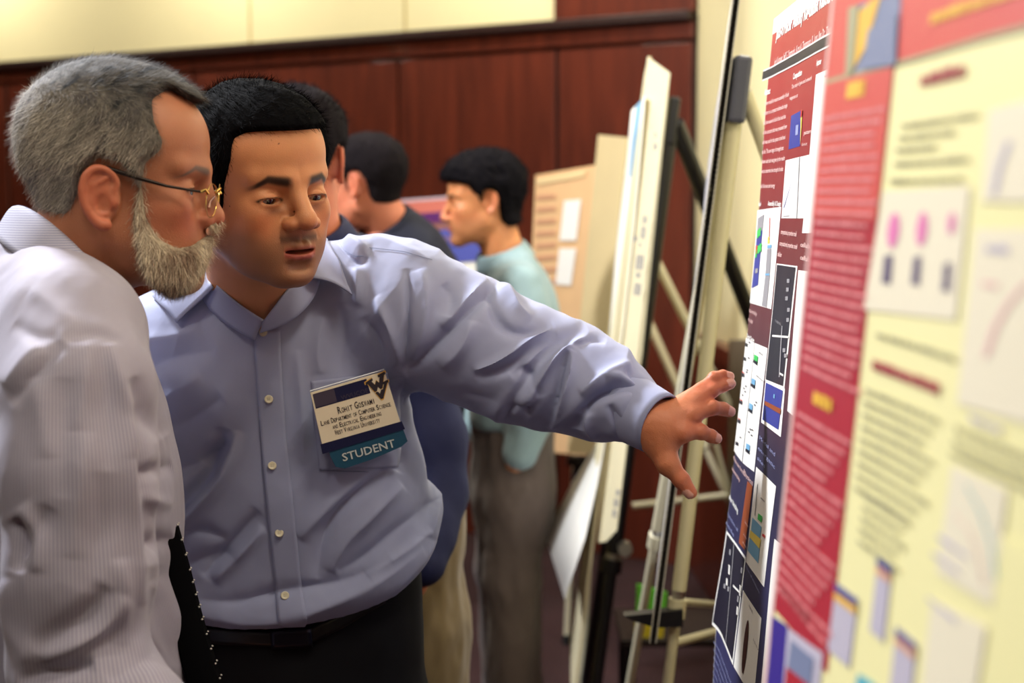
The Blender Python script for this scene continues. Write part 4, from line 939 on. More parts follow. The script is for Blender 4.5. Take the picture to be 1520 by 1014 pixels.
def simple_hand(a, b, skin):
    fw = (b-a)/np.linalg.norm(b-a); sd = np.cross(fw, [1, 0, 0.]); sd /= np.linalg.norm(sd)
    def fn(p):
        e = cone(p, a-fw*.05, a+fw*.02, .027, .026); e = smin(e, cone(p, a, a+fw*.09, .026, .030), .01)
        for i in range(4): s_ = a+fw*.09+sd*(.024-.016*i); e = smin(e, chain(p, [s_, s_+fw*.035+np.array([0, .006, 0]), s_+fw*(.065-.004*abs(i-1))+np.array([0, .02, 0])], [.0095, .009, .0075], .003), .004)
        return smin(e, chain(p, [a+fw*.03, a+fw*.06+sd*.04, a+fw*.09+sd*.045], [.014, .011, .009], .004), .008)
    v, q = isomesh(fn, np.minimum(a, b)-.14, np.maximum(a, b)+.14, .004); return v, q, np.tile(np.array(lin(skin)), (len(v), 1))

# ================================================================ the young man
rY = rotm(math.radians(-50), math.radians(7), math.radians(-4)); cY = P(384, 282, 1.94)
young = empty('person', (P(430, 900, 2.1)[0], 2.12, 0), 'dark haired man in a light blue dress shirt, arm stretched out to the maroon poster', 'person')
oY = dict(neck=tuple(rY.T@(P(388, 500, 2.125)-cY)), neckr=.063, skin=(202, 138, 96), stubble=.46, brow=(18, 13, 15), browz=-.0015, browt=1.6, lash=1, open=.0036, ldrop=-.0014, eyew=1.2, mopen=.0028, chin=-.092, crease=1, under=.75,
          jaw=1.06, fat=.003, nose=1.22, ntip=(.1155, -.024), iris=(30, 18, 14), lip=(168, 78, 66), lipf=1.25, blush=(196, 98, 60))
V, Q = isomesh(lambda p: head_sdf(p, oY), (-.15, -.12, -.25), (.14, .12, .15), .0015)
colY = headcolor(V, oY)
def mark_px(Vw, N, col, px, py, r, c):
    X, Y = proj(Vw); cd = np.array([0, 0, CAMZ])-Vw; m = ((N*cd).sum(1) > 0) & ((X-px)**2+(Y-py)**2 < r*r); col[m] = np.array(lin(c))
Nw = vnormals(V, Q)@rY.T
for (mx_, my_, mr_) in ((437, 314, 1.5), (341, 306, 1.2), (413, 214, 1.3)): mark_px(V@rY.T+cY, Nw, colY, mx_, my_, mr_, (84, 46, 32))
bodyparts = [(V@rY.T+cY, Q, colY)]
# hand: seen from its back, thumb down
W_ = P(976, 634, 1.945)
mcp = [P(1014, 643, 1.925), P(1027, 617, 1.937), P(1033, 597, 1.950), P(1040, 580, 1.962)]
pip = [P(1040, 641, 1.932), P(1056, 605, 1.945), P(1056, 580, 1.958), P(1060, 561, 1.968)]
dip = [P(1055, 647, 1.940), P(1073, 607, 1.955), P(1073, 573, 1.966), P(1073, 557, 1.974)]
tip = [P(1063, 651, 1.944), P(1083, 611, 1.960), P(1084, 570, 1.970), P(1083, 559, 1.977)]
tb = [P(977, 664, 1.935), P(991, 688, 1.925), P(1011, 712, 1.92), P(1025, 731, 1.918)]
def hand_fn(p):
    d = None
    for i, m in enumerate(mcp):
        w0 = W_+(m-W_)*.05+np.array([0, 0, (.012, .004, -.003, -.010)[i]*-1.])*0; e = cone(p, w0, m, .0190, (.0122, .0122, .0115, .0100)[i]); d = e if d is None else smin(d, e, .014)
    d = smin(d, cone(p, W_, tb[1], .020, .0145), .016)
    d = smin(d, cone(p, tb[0], mcp[0]*.6+W_*.4, .013, .011), .016)
    for i in range(4):
        r = (.0090, .0092, .0086, .0074)[i]; a = mcp[i]
        e = chain(p, [a, pip[i], dip[i], tip[i]], [r*1.14, r*1.02, r*.92, r*.80], .003)
        e = smin(e, cone(p, pip[i], pip[i]+np.array([0, .0001, 0]), r*1.05, r*1.05), .004); d = smin(d, e, .0055)
    e = chain(p, [tb[1], tb[2], tb[3]], [.0122, .0106, .0084], .004); d = smin(d, e, .008)
    fa = P(900, 592, 2.01); d = smin(d, cone(p, W_+(fa-W_)*.05, fa, .0265, .034), .02)
    return d
allp = np.array(mcp+pip+tip+tb+[P(915, 600, 2.0), W_]); V, Q = isomesh(hand_fn, allp.min(0)-.03, allp.max(0)+.025, .0013)
nfold = fbm(V*160, 5); N = vnormals(V, Q); V = V+N*(.00022*nfold[:, None])
cc = np.tile(np.array(lin((196, 122, 84))), (len(V), 1)); red = np.array(lin((196, 92, 70)))
w = sum(np.exp(-(np.linalg.norm(V-q, axis=1)/.013)**2) for q in pip+tip+[tb[3], tb[2]]+mcp); w = np.clip(w*.5, 0, .6)[:, None]; cc = cc*(1-w)+red*w
cdv = np.array([0, 0, CAMZ]); 
def nailmask(t, prev, r, shift):
    ax_ = (t-prev)/np.linalg.norm(t-prev); toc = cdv-t; toc -= ax_*(toc@ax_); toc /= np.linalg.norm(toc); toc = toc+shift; toc /= np.linalg.norm(toc)
    c = t-ax_*.001+toc*r*.75; l = V-c; sx = np.cross(ax_, toc); a = l@ax_; b = l@sx; h = l@toc; return (np.abs(a/.0068)**3+np.abs(b/(r*.72))**3 < 1) & (h > -r*.5) & (np.linalg.norm(V-t, axis=1) < .014)
for t, pv, r, sh in ((tip[0], dip[0], .0078, np.array([.2, 0, .3])), (tip[1], dip[1], .008, np.array([0, 0, .2])), (tip[2], dip[2], .0075, np.array([0, 0, .3])), (tip[3], dip[3], .0066, np.array([0, 0, .5])), (tb[3], tb[2], .0085, np.array([-.6, 0, -.5]))):
    k = nailmask(t, pv, r, sh); cc[k] = np.array(lin((226, 168, 148))); V[k] += N[k]*.0005
bodyparts.append((V, Q, cc))
def core(p): return smin(stack(p, to_lv([(430, 392, 100, 2.12, .07), (520, 398, 160, 2.13, .09), (700, 410, 170, 2.13, .09), (930, 436, 150, 2.14, .09)])), chain(p, [P(560, 450, 2.10), P(620, 470, 2.05), P(820, 560, 2.06), P(910, 598, 2.0)], [.045, .05, .042, .032], .02), .03) if 0 else smin(smin(stack(p, to_lv([(430, 392, 100, 2.12, .07), (520, 398, 160, 2.13, .09), (700, 410, 170, 2.13, .09), (930, 436, 150, 2.14, .09)])), chain(p, [P(560, 450, 2.10), P(620, 470, 2.05), P(820, 560, 2.06), P(910, 598, 2.0)], [.045, .05, .042, .032], .02), .03), chain(p, [P(320, 450, 2.13), P(210, 540, 2.16), P(150, 700, 2.16), P(163, 872, 2.02)], [.04, .05, .042, .028], .02), .03)
V, Q = isomesh(core, (-.6, 1.8, .95), (.2, 2.4, 1.66), .008); bodyparts.append((V, Q, np.tile(np.array(lin((186, 122, 80))), (len(V), 1))))
bodyparts.insert(-1, simple_hand(P(163, 872, 2.02), P(175, 940, 1.98), (196, 122, 84)))
V, Q, cc = join_mesh(bodyparts); V_body, Q_body = V.copy(), Q.copy(); mobj('body', V, Q, skinmat('skin'), young, True, cols=cc)
make_eyes(young, rY, cY, (math.radians(7), math.radians(-20)), oY)
# hair
def skull(p): 
    x, y, z = p; d = ell(p, (-.014, 0, .044), (.097, .0755, .083)); d = smin(d, ell(p, (.034, 0, .050), (.056, .060, .056)), .03); d = smin(d, ell(p, (.028, 0, -.020), (.060, .057, .072)), .03)
    return smin(d, cone(p, (-.022, 0, -.035), (-.045, 0, -.14), .056, .056), .022)
def hair_fn(poly, t0, t1, edge=.012, lump=.0, seed=2):
    def fn(p):
        x, y, z = p; pd = polysd(x, z, poly); g = sstep(0., edge, -pd); t = t1+(t0-t1)*sstep(.03, .11, z)
        d = skull(p)-(t*g-.004*(1-g)); d = smax(d, pd-.003, .003)
        if lump: d = d-lump*g*fbm(np.stack([x, y, z], 1)*np.array([60, 60, 40]), seed, 3)
        return d
    return fn
polyY = [(-.2, .25), (.2, .25), (.2, .084), (.078, .078), (.062, .076), (.053, .070), (.052, .046), (.046, .030), (.036, .010), (.029, -.010), (.022, -.026), (.008, -.026), (.006, .018), (-.004, .034), (-.024, .034), (-.036, .016), (-.036, -.03), (-.05, -.062), (-.2, -.072)]
hf = hair_fn(polyY, .010, .008, .010, .0016); V, Q = isomesh(hf, (-.14, -.11, -.09), (.12, .11, .165), .0024)
Nn = vnormals(V, Q); hair_g = sstep(.0, .003, -polysd(V[:, 0].astype(f4), V[:, 2].astype(f4), polyY))
hc = np.tile(np.array(lin((9, 9, 12))), (len(V), 1)); hairY = mobj('hair', V@rY.T+cY, Q, HAIRM('black_hair'), young, True, cols=hc)
def hairstrands(V, Q, poly, n, L, wdt, colfn, m, root, Rm, Cn, flow, lift, curl, parent, name='strand'):
    fc = V[Q].mean(1); pd = polysd(fc[:, 0].astype(f4), fc[:, 2].astype(f4), poly); Pt, i = resample(V, Q, n, (pd < -.001)*1.)
    N0 = vnormals(V, Q)[Q[i, 0]]; fl = flow(Pt); D0 = fl-N0*(fl*N0).sum(1)[:, None]; D0 /= np.linalg.norm(D0, axis=1)[:, None]+1e-9
    D0 = D0*(1-lift)+N0*lift+RNG.normal(0, .16, D0.shape); D0 /= np.linalg.norm(D0, axis=1)[:, None]; Ls = L*RNG.uniform(.6, 1.2, n)
    o = strands(name, (Pt-N0*.0012)@Rm.T+Cn, D0@Rm.T, N0@Rm.T, Ls, wdt, colfn(Pt), m, parent, curl); tag(o, kind='stuff'); return o
def flowY(p): f = np.zeros_like(p); t = sstep(.05, .11, p[:, 2]); f[:, 0] = .8*t+.15; f[:, 2] = -.9*(1-t); f[:, 1] = .25*t; return f
hairstrands(V, Q, polyY, 9000, .012, .0007, lambda p: np.array(lin((9, 9, 12)))*RNG.uniform(.5, 1.9, (len(p), 1)), HAIRM('black_hair'), None, rY, cY, flowY, .42, .35, hairY)

# --- his shirt
BLUE = cloth('light_blue_shirt_cloth', (152, 159, 192), rough=.62, bump=.08, sheen=.15)
lvY = to_lv([(400, 392, 78, 2.09, .060), (425, 390, 130, 2.11, .078), (450, 388, 178, 2.12, .094), (490, 393, 200, 2.125, .108), (560, 398, 206, 2.125, .118), (640, 404, 212, 2.13, .120), (720, 414, 222, 2.13, .122), (790, 424, 220, 2.14, .124), (850, 430, 214, 2.145, .122), (900, 436, 204, 2.15, .118), (1000, 440, 196, 2.15, .112)])
armY = ([P(560, 425, 2.10), P(612, 468, 2.08), P(700, 507, 2.07), P(770, 540, 2.06), P(848, 562, 2.05), P(900, 586, 2.02), P(934, 604, 1.985)], [.066, .084, .080, .077, .069, .058, .046])
h1, h2, h3 = P(300, 934, 2.04), P(440, 940, 2.02), P(642, 824, 2.12); hn = np.cross(h2-h1, h3-h1); hn /= np.linalg.norm(hn); hn = hn if hn[2] > 0 else -hn
def shirtY(p):
    d = stack(p, lvY)
    d = smin(d, cone(p, P(455, 400, 2.09), P(590, 440, 2.08), .040, .070), .04)
    d = smin(d, chain(p, armY[0], armY[1], .03), .035)
    d = smin(d, chain(p, [P(320, 440, 2.13), P(210, 532, 2.16), P(150, 700, 2.16), P(160, 860, 2.05)], [.045, .072, .062, .05], .03), .035)
    d = smax(d, -cone(p, P(385, 350, 2.03), P(391, 436, 1.985), .054, .014), .006)
    d = smax(d, -cone(p, P(384, 390, 2.08), P(384, 300, 2.08), .056, .070), .006)
    hd = -((p[0]-h2[0])*hn[0]+(p[1]-h2[1])*hn[1]+(p[2]-h2[2])*hn[2])
    d = d-.010*np.exp(-((hd+.028)/.022)**2)
    return smax(d, hd, .008)
V, Q = isomesh(shirtY, (-.70, 1.78, .93), (.26, 2.40, 1.70), .0046, smooth=2); V, Q = subdiv(V, Q)
foldsY = [  # polyline in the photograph, height, half width, side of the partner fold
 ([(600, 556), (640, 521), (672, 484), (704, 449), (742, 424)], -.010, 9, 0), ([(655, 486), (678, 464), (700, 438), (724, 416)], .006, 8, 0),
 ([(722, 424), (733, 462), (752, 490), (790, 494), (824, 482)], -.006, 7, 0), ([(742, 420), (757, 438), (768, 458), (790, 472)], .006, 8, 0),
 ([(700, 553), (746, 535), (787, 505), (822, 482)], .0065, 6, 1), ([(757, 620), (787, 587), (806, 555), (822, 532), (846, 512), (878, 497)], .009, 6.5, -1),
 ([(842, 522), (832, 560), (824, 600), (820, 634)], -.008, 7, 0), ([(850, 520), (846, 560), (828, 610), (818, 638)], .006, 6, 0), ([(835, 505), (855, 514), (880, 498), (900, 505)], -.005, 5, 0),
 ([(862, 585), (880, 570), (905, 554), (940, 538)], .006, 7, 0), ([(858, 640), (864, 608), (888, 583), (925, 571), (966, 577)], -.009, 7, 0), ([(930, 548), (952, 566), (975, 580)], -.005, 6, 0), ([(900, 562), (915, 560), (950, 572)], .005, 6, 0),
 ([(604, 398), (608, 450), (603, 500), (599, 552)], -.006, 5, 0), ([(622, 400), (634, 440), (630, 490), (610, 540)], .005, 9, 0), ([(700, 475), (690, 515), (655, 548)], .005, 10, 0),
 ([(640, 590), (690, 588), (740, 600)], -.003, 12, 0), ([(745, 626), (770, 600), (790, 612)], -.006, 7, 0), ([(885, 655), (868, 630), (870, 612)], .005, 7, 0), ([(905, 600), (915, 630), (925, 655)], -.005, 5, 0),
 ([(660, 420), (672, 440), (665, 470)], -.004, 8, 0), ([(760, 560), (775, 545), (790, 560), (800, 590)], -.004, 8, 0),
 # chest
 ([(352, 640), (345, 672), (325, 718), (285, 762), (258, 800)], .010, 9, 1), ([(300, 690), (318, 668), (338, 655)], -.005, 10, 0), ([(255, 700), (290, 690), (320, 668)], -.005, 12, 0),
 ([(255, 640), (300, 612), (330, 590)], -.004, 12, 0), ([(200, 640), (250, 585), (300, 560)], .004, 14, 0), ([(190, 560), (250, 530), (320, 520)], -.004, 14, 0), ([(180, 500), (240, 505), (300, 488)], .004, 14, 0),
 ([(300, 856), (340, 810), (386, 758)], -.006, 9, 0), ([(318, 862), (360, 820), (392, 782)], .006, 8, 0), ([(270, 845), (312, 822), (352, 828)], -.004, 10, 0), ([(335, 800), (300, 785), (265, 792)], -.004, 8, 0),
 ([(590, 684), (545, 718), (500, 758), (478, 800), (470, 860)], -.008, 10, 0), ([(560, 690), (510, 735), (470, 770), (445, 800)], .005, 10, 0), ([(600, 720), (555, 760), (515, 800), (490, 850)], .006, 10, 0),
 ([(640, 745), (590, 790), (540, 830), (500, 850)], -.005, 11, 0), ([(640, 790), (590, 826), (545, 856)], .004, 9, 0), ([(612, 590), (618, 650), (628, 700), (642, 745)], .006, 9, 0), ([(598, 560), (603, 610), (606, 660), (590, 700)], -.007, 8, 0),
 ([(540, 470), (560, 510), (575, 560)], -.005, 8, 0), ([(556, 440), (580, 490), (596, 545)], .005, 8, 0), ([(500, 450), (510, 500), (505, 560)], -.003, 10, 0), ([(480, 470), (470, 520), (474, 556)], .003, 9, 0), ([(440, 520), (448, 600), (452, 690)], .003, 9, 0),
 ([(262, 905), (352, 924), (420, 920), (500, 894), (570, 862), (630, 815)], .006, 10, 0), ([(290, 890), (350, 896), (400, 880), (450, 872), (520, 862), (580, 830)], -.006, 10, 0),
 ([(495, 350), (512, 372), (530, 392), (545, 380)], -.005, 7, 0), ([(505, 345), (530, 362), (548, 372)], .005, 7, 0), ([(530, 395), (533, 430), (528, 455)], .004, 8, 0), ([(548, 352), (585, 362), (640, 388)], .003, 7, 0),
 ([(650, 720), (646, 760), (640, 800)], .006, 10, 0), ([(540, 540), (545, 580), (535, 700)], -.001, 9, 0)]
N = vnormals(V, Q); V = V+N*fold_disp(V, N, foldsY, 1.75, 1.08, 1.4)[:, None]
N = vnormals(V, Q); sw = fbm(V*np.array([22, 22, 14])+9, 11, 3)
def drawn(V, ang, along, across, seed):   # creases running one way across the cloth
    c, s = math.cos(ang), math.sin(ang); u = V[:, 0]*c+V[:, 2]*s; v = -V[:, 0]*s+V[:, 2]*c; n = fbm(np.stack([u*along, v*across, V[:, 1]*10], 1), seed, 2); return .55-np.abs(n)*1.6
xa = proj(V)[0]; wa_ = sstep(600, 680, xa); V = V+N*(.0012*sw+.0032*wa_*drawn(V, .75, 5, 26, 71)+.0022*(1-wa_)*drawn(V, 1.0, 4, 20, 77))[:, None]; V = lap(V, Q, .3)
shY = mobj('shirt', V, Q, BLUE, young, True); bvY = bvh_of(V, Q)
# cuff
def ringstrip(name, c0, c1, r0, r1, up, m, parent, thick=.0022, n=64, seg=6, squash=1., bulge=0):
    ax_ = (c1-c0)/np.linalg.norm(c1-c0); a = np.cross(ax_, up); a /= np.linalg.norm(a); b = np.cross(a, ax_); V = []
    for i in range(seg+1):
        t = i/seg; c = c0+(c1-c0)*t; r = r0+(r1-r0)*t+bulge*math.sin(math.pi*t)
        for k in range(n): th = 2*math.pi*k/n; V.append(c+r*(a*math.cos(th)*squash+b*math.sin(th)))
    Fc = [(i*n+k, i*n+(k+1) % n, (i+1)*n+(k+1) % n, (i+1)*n+k) for i in range(seg) for k in range(n)]
    o = mobj(name, V, Fc, m, parent, True); s = o.modifiers.new('thickness', 'SOLIDIFY'); s.thickness = thick; s.offset = 0; return o
ringstrip('cuff', P(930, 603, 1.992), P(982, 631, 1.946), .0440, .0395, np.array([0, 0, 1.]), BLUE, shY, .0028, squash=.92)
# placket, pocket, buttons
drape_grid('placket', bvY, [(377, 494), (381, 560), (388, 660), (397, 760), (408, 860), (415, 936)], [(416, 490), (419, 560), (426, 660), (437, 760), (447, 860), (458, 932)], 90, 8, .0022, BLUE, shY, .0016)
w_ = lambda i, j: 0
drape_grid('pocket', bvY, [(462, 566), (466, 620), (471, 672), (474, 698)], [(576, 552), (584, 610), (594, 668), (590, 694)], 30, 24, .0018, BLUE, shY, .0012)
STITCH = mat('grey_stitching', (108, 116, 146), .8)
def stitchline(pts, wpx=1.0, parent=shY, bv=bvY, m=STITCH, off=.0030): 
    L = [(x, y) for x, y in pts]; R2 = [(x+wpx*.7, y+wpx) for x, y in pts]; return drape_grid('seam', bv, L, R2, 30, 1, off, m, parent, .0003)
stitchline([(475, 697), (510, 699), (546, 700)]); stitchline([(547, 368), (600, 374), (640, 386)], .8, off=.0016); stitchline([(502, 358), (512, 372), (528, 380), (541, 380)], .8, off=.0016)
PEARL = mat('pearl_button', (214, 206, 178), .25, spec=.7); 
def button(px, py, parent, bv, r=.0056, m=PEARL, off=.004):
    c = drape(bv, px, py, off); n = -ray(px, py); n /= np.linalg.norm(n); n = n*.8+np.array([0, -.2, .25]); n /= np.linalg.norm(n); a = np.cross(n, [0, 0, 1.]); a /= np.linalg.norm(a); b = np.cross(n, a); V = []; k = 24
    prof = [(1.0, -.001), (1.0, .0006), (.86, .0013), (.7, .0008), (.3, .0008), (.0, .0008)]
    for r_, h in prof:
        for i in range(k): th = 2*math.pi*i/k; V.append(c+n*h+r*max(r_, .02)*(a*math.cos(th)+b*math.sin(th)))
    Fc = [(j*k+i, j*k+(i+1) % k, (j+1)*k+(i+1) % k, (j+1)*k+i) for j in range(len(prof)-1) for i in range(k)]; mi = [0]*len(Fc)
    for sx, sy in ((1, 1), (1, -1), (-1, 1), (-1, -1)):
        q = c+n*.0012+(a*sx+b*sy)*r*.2; n0 = len(V); V += [q+r*.09*(a*math.cos(t)+b*math.sin(t)) for t in np.linspace(0, 2*math.pi, 7)[:-1]]; Fc.append(tuple(range(n0, n0+6))); mi.append(1)
    return mobj('button', V, Fc, [m, mat('button_hole', (60, 52, 46), .8)], parent, True, mi)
for (x, y) in ((391, 494), (399, 592), (405, 691), (415, 790), (424, 886)): button(x, y, shY, bvY)
# collar
def gridsurf(name, rows, m, parent, thick=.0018, sub=5):
    """surface through rows of world points"""
    R = np.array(rows, float); 
    o = mobj(name, R.reshape(-1, 3), [(i*R.shape[1]+j, i*R.shape[1]+j+1, (i+1)*R.shape[1]+j+1, (i+1)*R.shape[1]+j) for i in range(R.shape[0]-1) for j in range(R.shape[1]-1)], m, parent, True)
    s = o.modifiers.new('smooth', 'SUBSURF'); s.levels = s.render_levels = 2; s.boundary_smooth = 'PRESERVE_CORNERS'; t = o.modifiers.new('thickness', 'SOLIDIFY'); t.thickness = thick; t.offset = 0; return o
def dp(px, py, off=.006, dd=2.05):
    q = drape(bvY, px, py, off); return q if q is not None else P(px, py, dd)
bodV, bodQ = V_body, Q_body
bvN = bvh_of(bodV, bodQ)
def near(px, py, dd, off=.006):
    r = ray(px, py); r = r/np.linalg.norm(r); best = dd
    for bv in (bvN, bvY):
        h = bv.ray_cast(Vector((0, 0, CAMZ)), Vector(r), 4)
        if h[0] is not None and h[0][1] > dd-.05: best = min(best, h[0][1]-off)
    return P(px, py, best)
# stand: left then right of the opening
gridsurf('collar_stand', [[near(286, 372, 2.10), near(298, 392, 2.06), near(312, 412, 2.025), near(337, 438, 1.995), near(362, 457, 1.985), near(393, 476, 1.985)],
                          [near(288, 384, 2.105), near(300, 405, 2.065), near(316, 430, 2.028), near(336, 452, 2.0), near(358, 470, 1.990), near(384, 489, 1.988)],
                          [near(280, 402, 2.115), near(292, 428, 2.075), near(308, 456, 2.04), near(326, 474, 2.015), near(350, 491, 2.0), near(378, 505, 1.995)]], BLUE, shY)
gridsurf('collar_stand', [[near(392, 476, 1.983), near(408, 454, 1.985), near(426, 430, 1.995), near(446, 406, 2.02), near(466, 372, 2.06), near(474, 345, 2.10)],
                          [near(388, 484, 1.986), near(416, 462, 1.987), near(438, 440, 1.998), near(456, 416, 2.022), near(474, 380, 2.062), near(480, 350, 2.105)],
                          [near(386, 494, 1.990), near(427, 482, 1.995), near(455, 459, 2.004), near(474, 430, 2.03), near(480, 390, 2.07), near(486, 356, 2.11)]], BLUE, shY)
gridsurf('collar_leaf', [[near(270, 380, 2.10, .010), near(288, 388, 2.06, .010), near(303, 398, 2.035, .010), near(316, 427, 2.012, .010)],
                         [near(255, 402, 2.085, .010), near(272, 412, 2.05, .010), near(290, 420, 2.03, .010), near(304, 440, 2.012, .010)],
                         [near(240, 424, 2.08, .010), near(254, 434, 2.045, .010), near(268, 444, 2.025, .010), near(282, 459, 2.012, .010)],
                         [near(226, 440, 2.085, .010), near(238, 452, 2.045, .010), near(250, 462, 2.03, .010), near(262, 479, 2.018, .010)]], BLUE, shY, .0022)
gridsurf('collar_leaf', [[near(474, 336, 2.10, .010), near(466, 360, 2.055, .010), near(460, 384, 2.025, .010), near(457, 412, 2.004, .010)],
                         [near(482, 350, 2.085, .010), near(477, 374, 2.045, .010), near(474, 396, 2.02, .010), near(476, 414, 2.004, .010)],
                         [near(492, 368, 2.065, .010), near(493, 388, 2.04, .010), near(496, 406, 2.022, .010), near(500, 421, 2.008, .010)],
                         [near(504, 388, 2.05, .010), near(509, 404, 2.038, .010), near(515, 420, 2.026, .010), near(523, 438, 2.015, .010)]], BLUE, shY, .0022)
# trousers, belt
hipY = P(440, 905, 2.15); ln = legs(young, (hipY[0], 2.15, hipY[2]+.0), -math.pi/2+.08, (9, 10, 17), None, half=.180, dep=.112, spread=.115, zt=1.17)
Vt = np.array([v.co for v in ln.data.vertices])+np.array(young.location); Qt = [tuple(p.vertices) for p in ln.data.polygons]; bvT = BVHTree.FromPolygons([tuple(v) for v in Vt], Qt)
BELT = mat('black_leather_belt', (14, 13, 16), .35)
drape_grid('belt', bvT, [(285, 930), (340, 934), (400, 937), (455, 934), (510, 908), (570, 872)], [(286, 952), (340, 956), (400, 959), (455, 956), (510, 930), (570, 894)], 40, 4, .004, BELT, young, .004)
drape_grid('belt_buckle', bvT, [(402, 934), (462, 930)], [(404, 962), (464, 958)], 8, 4, .008, mat('dark_gunmetal', (44, 44, 56), .3, metal=.8), young, .003)

# --- name badge in the pocket
bc = [(461, 583), (571, 551), (594, 626), (478, 659)]
sx_, sy_, sd_ = [], [], []
for x in range(462, 596, 8):
    for y in range(560, 690, 8):
        q = drape(bvY, x, y, 0)
        if q is not None: sx_.append(x); sy_.append(y); sd_.append(q[1])
cf = np.linalg.lstsq(np.c_[sx_, sy_, np.ones(len(sx_))], np.array(sd_), rcond=None)[0]
resid = np.array(sd_)-np.c_[sx_, sy_, np.ones(len(sx_))]@cf; bo_ = -resid.min()+.006
bP = [P(c[0], c[1], cf[0]*c[0]+cf[1]*c[1]+cf[2]-bo_) for c in bc]
badge = empty('name_badge', (bP[2]+bP[3])/2, "white card name badge with navy bands and teal ribbon, held in the shirt pocket", 'badge')
def bpt(u, v, off=0.):  # u 0..1 across, v 0..1 down
    q = bP[0]*(1-u)*(1-v)+bP[1]*u*(1-v)+bP[2]*u*v+bP[3]*(1-u)*v; return q+bn*off
bn = np.cross(bP[1]-bP[0], bP[3]-bP[0]); bn /= np.linalg.norm(bn); bn = bn if bn[1] < 0 else -bn
CARDM = [mat('badge_card', (236, 224, 196), .5), mat('badge_navy', (22, 26, 62), .35), mat('badge_ink', (40, 32, 40), .6), mat('badge_gold', (214, 168, 74), .5), mat('badge_purple_grey', (70, 62, 78), .4)]
w = MB()
def brect(u0, v0, u1, v1, m, off, W=None): (W or w).add([bpt(u0, v0, off), bpt(u1, v0, off), bpt(u1, v1, off), bpt(u0, v1, off)], [(3, 2, 1, 0)], m)
w.slab([bpt(0, 0, .0), bpt(1, 0, .0), bpt(1, 1, .0), bpt(0, 1, .0)], -bn*.0015, 0)
brect(.02, .04, .74, .32, 1, .0003); brect(.02, .04, .30, .30, 4, .0004)
def btext(t, u, v, wd, hh, m, off=.0005, W=None, slant=0, bold=0.):
    X, Fc = text2d(t, bold); w0, w1 = X[:, 0].min(), X[:, 0].max(); (W or w).add([bpt(u+(x-w0)/(w1-w0)*wd, v-y/.72*hh, off) for x, y in X], Fc, m)
def smallcaps(t, u, v, wd, hh, m, W=None):   # capitals, the first of each word taller
    ws = []; x = 0
    for word in t.split():
        for i, ch in enumerate(word): sc = 1.0 if (i == 0 and word not in ('of', 'and')) else .74; ws.append((ch.upper(), x, sc)); x += .74*sc
        x += .42
    for ch, xx, sc in ws: 
        X, Fc = text2d(ch, .008); a, b = X[:, 0].min(), X[:, 0].max(); g = .64*sc*wd/x if ch != 'I' else .14*sc*wd/x; u0 = u+xx*wd/x+(0 if ch != 'I' else .2*wd/x)
        (W or w).add([bpt(u0+(q-a)/(b-a+1e-9)*g, v-y/.72*hh*sc, .0005) for q, y in X], Fc, m)
btext('WVUCOE', .36, .30, .36, .09, 4, .0005)
smallcaps('Rohit Goswami', .28, .53, .52, .135, 2); smallcaps('Lane Department of Computer Science', .04, .665, .93, .10, 2); smallcaps('and Electrical Engineering', .17, .785, .65, .095, 2); smallcaps('West Virginia University', .18, .905, .60, .10, 2)
# interlocked W over V mark
def bpoly(pts, m, off): w.add([bpt(u, v, off) for u, v in pts][::-1], [tuple(range(len(pts)))], m)
def wv(m, off, g):
    def T(x, y): return (.855+(x*1.0)*.135*g, .235+y*.185*g)
    S_ = [[(-1.05, -.70), (-.30, -.95), (-.30, -.70), (-.44, -.64), (-.22, -.22), (0, -.62), (.22, -.30), (.42, -.86), (.28, -.84), (.28, -1.08), (1.05, -1.25), (1.05, -.98), (.88, -.92), (.38, .32), (.16, .36), (0, .05), (-.20, .46), (-.42, .48), (-.86, -.46), (-1.05, -.42)],
          [(-.40, .56), (-.14, .52), (0, .78), (.20, .44), (.40, .42), (.62, -.02), (.50, -.02), (.50, -.24), (1.1, -.36), (1.1, -.10), (.96, -.06), (.18, 1.35), (-.04, 1.38)]]
    for s in S_: bpoly([T(*q) for q in s], m, off)
wv(3, .0004, 1.10); wv(2, .0006, 1.0)
w.build('card', CARDM, badge)
w = MB(); w.slab([bpt(-.02, 1.0, .0004), bpt(1.02, 1.0, .0004), bpt(1.03, 1.16, .0004), bpt(-.02, 1.19, .0004)], -bn*.001, 0); w.build('navy_strip', CARDM[1], badge)
w = MB(); rb = [(.06, 1.15), (1.01, 1.14), (1.02, 1.40), (.93, 1.47), (.55, 1.55), (.20, 1.58), (.10, 1.50), (.07, 1.30)]
w.add([bpt(u, v, -.0008) for u, v in rb][::-1]+[bpt(u, v, -.0018) for u, v in rb][::-1], [tuple(range(8)), tuple(range(15, 7, -1))]+[(i, i+8, (i+1) % 8+8, (i+1) % 8) for i in range(8)], 0)
btext('STUDENT', .20, 1.435, .66, .155, 1, .0002, bold=.012)
w.build('ribbon', [mat('teal_ribbon', (36, 80, 104), .3), mat('silver_print', (200, 208, 206), .35)], badge)
w = MB(); w.tube([bpt(.0, -.03, -.001), bpt(1.0, -.03, -.001)], .0009, 6); w.build('clear_sleeve_edge', mat('clear_vinyl', (206, 214, 226), .2), badge)
